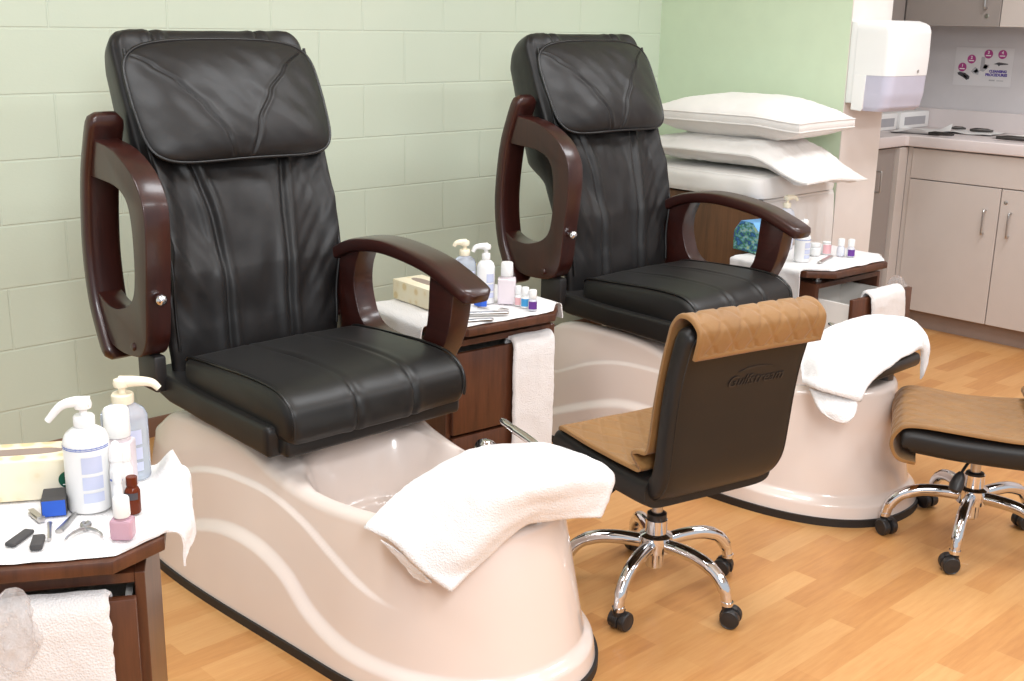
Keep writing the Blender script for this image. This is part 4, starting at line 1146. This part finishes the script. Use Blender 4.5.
def pillow(label, c, hx, hy, hz, rz, gusset=0.0, droop=0.0, seed=0.0, n=56, seamy=True, ex=7.0, tip=0.0, wr=.003):
    def sidez(u, v, s):
        r = (abs(u) ** ex + abs(v) ** ex) ** (1 / ex); r = min(1, r)
        k = max(0, 1 - max(abs(u), abs(v)) ** 2.3) ** .8 * (1 - .25 * (abs(u) * abs(v)) ** 2)
        return k
    def P(a, b_, s):
        u, v = a * 2 - 1, b_ * 2 - 1
        m = max(abs(u), abs(v)); pin = .045 * (1 - (min(abs(u), abs(v)) / max(1e-6, m)) ** 2) * m ** 4   # edges pull in between the corners
        uu, vv = u * (1 - (pin if abs(u) >= abs(v) else 0) * .6), v * (1 - (pin if abs(v) > abs(u) else 0) * .6)
        k = sidez(u, v, s)
        w = (wr * nz(u * 4 + seed, v * 4, s) + wr * .7 * nz(u * 9, v * 9 + seed, s) + wr * .5 * nz(u * 16 + v * 9, v * 20 + seed, s)) * min(1, k * 2.5 + .2)
        x, y = uu * hx, vv * hy
        z = s * (gusset / 2 + hz * k) + w
        dz = -droop * sstep(.35, 1.0, -vv) ** 1.0 - tip * sstep(.5, 1, -vv) * sstep(-.2, 1, uu)
        if s < 0: z = max(z, -gusset / 2 - hz * .8)
        return Vector((x, y, z + dz))
    b = MB().grid(lambda a, c_: P(a, c_, 1), n, n).grid(lambda a, c_: P(a, c_, -1), n, n); o = n * n
    loop = [i for i in range(n)] + [j * n + n - 1 for j in range(1, n)] + [(n - 1) * n + i for i in range(n - 2, -1, -1)] + [j * n for j in range(n - 2, 0, -1)]
    for i, k in enumerate(loop):
        k2 = loop[(i + 1) % len(loop)]; b.f.append((k, o + k, o + k2, k2))
    b.m = [0] * len(b.f)
    up = [Vector(b.v[k]) for k in loop]; lo = [Vector(b.v[o + k]) for k in loop]
    ob = obj('pillow', b, M['linen'], loc=c, rz=rz, ang=70); tag(ob, label, 'pillow', 'white pillows stacked on the chest')
    if gusset > 0:
        for q in (up, lo):
            p = MB(); p.tube(q + q[:2], .0032, 6); pp = obj('piping', p, M['linen'], ob)
    return ob
pillow('puffy white pillow with piped gusset, topmost of the stack', (4.225, -.795, 1.097), .235, .365, .078, radians(4), .034, .015, 1.0)
pillow('white pillow in a loose case, second of the stack from the top', (4.208, -.795, .960), .240, .45, .066, radians(2), .004, .085, 5.0, tip=.02, wr=.009)
def blanket():
    path = catmull([(3.962, 0, .795), (3.955, 0, .835), (3.965, 0, .868), (4.0, 0, .880), (4.25, 0, .884), (4.50, 0, .880), (4.535, 0, .868), (4.542, 0, .83), (4.535, 0, .79), (4.5, 0, .786), (4.25, 0, .785), (4.0, 0, .786)], 6, True)
    n = len(path); rings = []
    for i in range(40):
        t = i / 39; y = lerp(-1.055, -.16, t); k = 1 - .10 * max(0, (.06 - min(t, 1 - t)) / .06) ** 2
        c = Vector((4.25, 0, .834)); r = []
        for p in path:
            q = c + (p - c) * k; d = .006 * nz(q.x * 7, y * 7, q.z * 9) + .003 * nz(q.x * 18, y * 18, q.z * 20)
            r.append(Vector((q.x + (d - .004 if q.x < 4.05 else 0), y, q.z + max(-.0, d) * (q.z > .80))))
        rings.append(r)
    return MB().loops(rings)
tag(obj('folded_blanket', blanket(), M['linen'], ang=70), 'flat folded white blanket under the two pillows, lowest of the stack', 'blanket')

# ------------------------------------------------------------------ towel dispenser
def dispenser():
    root = thing('towel_dispenser', 'white paper towel dispenser with smoky window on the white wall end', 'paper towel dispenser', (4.722, -1.041, 1.126))
    W, D, H = .166, .205, .375
    b = MB().box(-W * .985, W * .985, -.0345, 0, .030, H - .005, .006, 3); obj('back_plate', b, M['white_plastic'], root)
    # side profile of the shell: (y, z)
    def shell(z0, z1, grow=0.0):
        def ring(z):
            t = z / H
            d = interp([(0, .178), (.05, .196), (.2, .206), (.6, .212), (.88, .210), (.95, .202), (.985, .184), (1, .160)], t) + grow
            w = interp([(0, .158), (.05, .164), (.2, .168), (.90, .168), (.96, .163), (1, .148)], t) + grow
            pts = []; r = .045
            for sx, cx in ((1, w - r), (-1, -w + r)):
                for k in range(9):
                    a = (0 if sx > 0 else pi / 2) + k / 8 * pi / 2
                    pts.append((cx + r * cos(a), -(d - r) - r * sin(a), z))
            pts = [(w, -.035, z)] + pts + [(-w, -.035, z)]
            return pts
        zs = [lerp(z0, z1, i / 24) for i in range(25)]
        if z1 >= H - .001: zs += [H - .0005]
        return MB().loops([ring(z) for z in zs])
    c = shell(.150, H); obj('cover', c, M['white_plastic'], root)
    w = shell(.002, .1505, -.0015); wo = obj('window', w, M['smoke'], root); wo['label'] = 'smoky translucent window'
    s = MB().box(-.1535, -.100, -.2, -.03, 0, .1305, .004, 2)
    sd = shell(.0, .132, .0015)
    sd.v = [(min(x, -.02), y, z) if False else (x, y, z) for x, y, z in sd.v]
    side = MB().prism([(-.034, .004), (-.082, .0), (-.090, .012), (-.094, .1505), (-.034, .1505)], 'x', -.1695, -.160, .002, 1)
    obj('side_panel', side, M['white_plastic'], root)
    l = MB().lathe([(.007, 0), (.007, .0015), (.004, .0018)], M=Matrix.Rotation(radians(90), 4, 'X'), c=(.05, -.2115, .168), seg=18); obj('lock', l, M['steel'], root)
    return root
dispenser()

# ------------------------------------------------------------------ kitchenette
def bar_handle(mb, x, y, z0, z1, ax):
    d = Vector((-.028, 0, 0)) if ax == 'x' else Vector((0, -.028, 0))
    p = [Vector((x, y, z0)), Vector((x, y, z0)) + d * .8, Vector((x, y, z0 + .008)) + d, Vector((x, y, z1 - .008)) + d, Vector((x, y, z1)) + d * .8, Vector((x, y, z1))]
    mb.tube(catmull(p, 4), .0045, 10, up=(0, 1, 0) if ax == 'x' else (1, 0, 0)); return mb
r = thing('base_cabinet', 'beige two-door base cabinet under the counter at the right edge', 'cabinet', (5.7, -1.4, 0))
def off(mb, c): mb.v = [(x - c[0], y - c[1], z) for x, y, z in mb.v]; return mb
c0 = (5.7, -1.4)
obj('cabinet_body', off(MB().box(5.44, 5.99, -2.4, -.93, .095, .905), c0), M['cab'], r)
obj('corner_filler', off(MB().box(5.426, 5.4395, -.9305, -.9055, .095, .905), c0), M['cab'], r)
obj('toe_kick', off(MB().box(5.49, 5.98, -2.4, -.93, 0, .095), c0), M['toe'], r)
obj('drawer_front', off(MB().box(5.420, 5.4395, -1.862, -.932, .757, .903, .0015, 1), c0), M['cab'], r)
for y0, y1, hy in ((-1.394, -.932, -1.334), (-1.862, -1.399, -1.455)):
    d = obj('door', off(MB().box(5.420, 5.4395, y0, y1, .098, .752, .0015, 1), c0), M['cab'], r)
    h = obj('door_handle', off(bar_handle(MB(), 5.421, hy, .535, .645, 'x'), c0), M['steel'], d); h['label'] = 'steel bar handle'
    if hy < -1.4: obj('lock', off(MB().lathe([(.009, 0), (.009, .003), (.006, .004)], M=Matrix.Rotation(radians(-90), 4, 'Y'), c=(5.421, -1.424, .692), seg=16), c0), M['steel'], d)
r = thing('base_cabinet', 'grey single-door base cabinet tucked behind the white wall end', 'cabinet', (5.14, -.6, 0)); c0 = (5.14, -.6)
obj('cabinet_body', off(MB().box(4.895, 5.438, -.86, -.31, .095, .905), c0), M['cab_grey'], r)
obj('toe_kick', off(MB().box(4.895, 5.438, -.82, -.31, 0, .095), c0), M['toe'], r)
obj('corner_filler', off(MB().box(5.345, 5.425, -.905, -.8605, .095, .905, .002, 1), c0), M['cab'], r)
d = obj('door', off(MB().box(4.9, 5.340, -.880, -.8605, .098, .903, .0015, 1), c0), M['cab_grey'], r)
obj('door_handle', off(bar_handle(MB(), 5.182, -.879, .70, .80, 'y'), c0), M['steel'], d)
w = MB().prism([(4.893, -.905), (5.385, -.905), (5.397, -.917), (5.397, -2.4), (5.997, -2.4), (5.997, -.303), (4.893, -.303)], 'z', .911, .965, .006, 3)
w.box(5.977, 5.997, -2.4, -.32, .960, 1.062, .003, 1); w.box(4.893, 5.997, -.325, -.303, .960, 1.062, .003, 1)
tag(obj('worktop', w, M['counter']), 'pale L-shaped laminate worktop running over both base cabinets', 'worktop')
# wall cabinets
r = thing('wall_cabinet', 'dark grey wall cabinet with handle and lock above the poster', 'cabinet', (5.85, -.92, 1.485)); c0 = (5.85, -.92)
def offz(mb, c, z): mb.v = [(x - c[0], y - c[1], zz - z) for x, y, zz in mb.v]; return mb
obj('cabinet_body', offz(MB().box(5.70, 5.998, -1.167, -.31, 1.487, 2.25), c0, 1.485), M['cab_grey'], r)
d = obj('door', offz(MB().box(5.681, 5.6995, -1.166, -.676, 1.485, 2.25, .0015, 1), c0, 1.485), M['cab_grey'], r)
h = bar_handle(MB(), 5.682, -1.097, 1.572, 1.68, 'x'); obj('door_handle', offz(h, c0, 1.485), M['steel'], d)
obj('lock', offz(MB().lathe([(.011, 0), (.011, .003), (.007, .004)], M=Matrix.Rotation(radians(-90), 4, 'Y'), c=(5.682, -1.101, 1.535), seg=16), c0, 1.485), M['steel'], d)
r = thing('wall_cabinet', 'pale beige wall cabinet at the top right picture corner', 'cabinet', (5.85, -1.55, 1.485)); c0 = (5.85, -1.55)
obj('cabinet_body', offz(MB().box(5.70, 5.998, -1.93, -1.1685, 1.487, 2.25), c0, 1.485), M['cab'], r)
obj('door', offz(MB().box(5.681, 5.6995, -1.928, -1.170, 1.485, 2.25, .0015, 1), c0, 1.485), M['cab'], r)
r = thing('wall_cabinet', 'dark grey wall cabinet strip right beside the towel dispenser top', 'cabinet', (5.28, -.5, 1.485)); c0 = (5.28, -.5)
obj('cabinet_body', offz(MB().box(4.893, 5.679, -.655, -.305, 1.487, 2.25), c0, 1.485), M['cab_grey'], r)
obj('door', offz(MB().box(4.897, 5.674, -.674, -.6555, 1.485, 2.25, .0015, 1), c0, 1.485), M['cab_grey'], r)
# poster
PX = 5.9985
r = thing('poster', 'white instruction poster with numbered magenta discs on the splash wall', 'poster', (PX, -.965, 1.287))
def onp(mb): mb.v = [(x - PX, y + .965, z - 1.287) for x, y, z in mb.v]; return mb
obj('sheet', onp(MB().box(PX - .001, PX, -1.12, -.812, 1.19, 1.382)), M['poster'], r)
Mtxt = Matrix(((0, 0, -1, 0), (-1, 0, 0, 0), (0, 1, 0, 0), (0, 0, 0, 1)))
for i, (y, z) in enumerate(((-.856, 1.281), (-.901, 1.323), (-.988, 1.351), (-1.061, 1.351))):
    disc = MB().lathe([(.0225, 0), (.0225, .001)], M=Matrix.Rotation(radians(-90), 4, 'Y'), c=(PX - .001, y, z), seg=28)
    o = obj('numbered_disc', onp(disc), M['magenta'], r)
    tx = MB(); v, f = text_mesh(str(i + 1), .020, .0004, 0, .0006)
    tx.add([Matrix.Translation((PX - .0024, y, z + .008)) @ Mtxt @ Vector(q) for q in v], f)
    tx.box(PX - .0026, PX - .002, y - .014, y + .014, z - .010, z - .005); obj('disc_number', onp(tx), M['paper'], o)
def ptext(s, y, z, size, mat, name):
    v, f = text_mesh(s, size, .0004, 0, .0010); t = MB().add([Matrix.Translation((PX - .0016, y, z)) @ Mtxt @ Vector(q) for q in v], f); obj(name, onp(t), M[mat], r)
ptext('CLEANSING', -1.047, 1.2655, .017, 'navy_print', 'heading'); ptext('PROCEDURES', -1.040, 1.2475, .0185, 'navy_print', 'heading')
b = MB(); b.box(PX - .0016, PX - .001, -1.035, -1.005, 1.217, 1.224); b.box(PX - .0016, PX - .001, -1.08, -1.045, 1.218, 1.222); obj('small_print', onp(b), M['grey_print'], r)
def pic(poly, mat, nm):
    p = MB().prism(poly, 'x', PX - .0018, PX - .0009); obj(nm, onp(p), M[mat], r)
pic([(-.832, 1.252), (-.845, 1.258), (-.875, 1.252), (-.900, 1.236), (-.898, 1.222), (-.885, 1.217), (-.862, 1.232), (-.838, 1.242)], 'dark_print', 'picture')
pic([(-.862, 1.246), (-.877, 1.243), (-.889, 1.230), (-.882, 1.226), (-.868, 1.236)], 'paper', 'picture')
pic([(-.905, 1.262), (-.925, 1.284), (-.950, 1.268), (-.945, 1.246), (-.915, 1.252)], 'grey_print', 'picture')
pic([(-.952, 1.266), (-.953, 1.336), (-.972, 1.336), (-.975, 1.300), (-.998, 1.297), (-.995, 1.282), (-.97, 1.262)], 'grey_print', 'picture')
pic([(-.965, 1.280), (-.975, 1.300), (-.992, 1.294), (-.985, 1.276)], 'dark_print', 'picture')
pic([(-.918, 1.262), (-.935, 1.277), (-.945, 1.262), (-.93, 1.254)], 'dark_print', 'picture')
pic([(-1.020, 1.302), (-1.045, 1.312), (-1.095, 1.306), (-1.095, 1.302), (-1.055, 1.298), (-1.048, 1.292), (-1.04, 1.300)], 'dark_print', 'picture')
# things on the worktop
def dispenser_box(label, x0, x1, y0, y1):
    r = thing('glove_box', label, 'box', ((x0 + x1) / 2, (y0 + y1) / 2, .966)); w, d = (x1 - x0) / 2, (y1 - y0) / 2
    obj('carton', MB().box(-w, w, -d, d, 0, .085, .006, 2), M['paper'], r)
    obj('front_panel', MB().box(-w * .72, w * .72, -d - .001, -d + .001, .018, .060, .0005, 1), M['grey_print'], r)
dispenser_box('white carton on the worktop, half hidden by the wall end', 5.40, 5.63, -.72, -.58)
dispenser_box('white carton on the worktop, in the corner left of the poster', 5.66, 5.965, -.72, -.58)
def sheet(label, c, w, h, rz, seed, curl=.01, mat='paper'):
    def fn(u, v, k): x, y = (u - .5) * w, (v - .5) * h; return Vector((x, y, .0006 + k + curl * max(0, nz(x * 7 + seed, y * 7, seed)) + .0015))
    b = MB().grid(lambda u, v: fn(u, v, .0006), 20, 20).grid(lambda u, v: fn(u, v, 0), 20, 20)
    return tag(obj('paper_sheet', b, M[mat], loc=(c[0], c[1], .966), rz=rz), label, 'paper', 'loose papers on the worktop')
sheet('crumpled white paper peaked at the inner counter corner', (5.62, -.86, 0), .36, .24, .3, 1.0, .10)
sheet('white paper lying flat along the counter back, left of the dark tools', (5.80, -1.06, 0), .26, .24, .1, 3.0, .02)
sheet('white paper at the right picture edge under the dark tools', (5.72, -1.36, 0), .28, .22, -.2, 6.0, .015)
def dark_tool(label, c, L, w, rz):
    b = MB().tube([(-L / 2, 0, .006), (-L / 4, 0, .008), (L / 4, 0, .008), (L / 2, 0, .005)], [w * .3, w * .5, w * .45, w * .2], 10, sx=1.0)
    b.tube([(L * .1, 0, .007), (L * .3, w * .8, .007), (L * .5, w * .6, .006)], w * .22, 8)
    return tag(obj('hand_tool', b, M['dark_metal'], loc=(c[0], c[1], .974), rz=rz), label, 'tool', 'dark tools on the worktop papers')
dark_tool('dark tool lying on the worktop at the right picture edge', (5.52, -1.40, 0), .20, .024, radians(-80))
dark_tool('dark tool at the counter front near the inner corner', (5.43, -1.06, 0), .12, .02, radians(-85))
dark_tool('dark tool on the flat paper below the poster', (5.82, -1.08, 0), .11, .02, radians(-70))
dark_tool('dark tool on the papers below the poster left side', (5.84, -.95, 0), .07, .018, radians(-60))
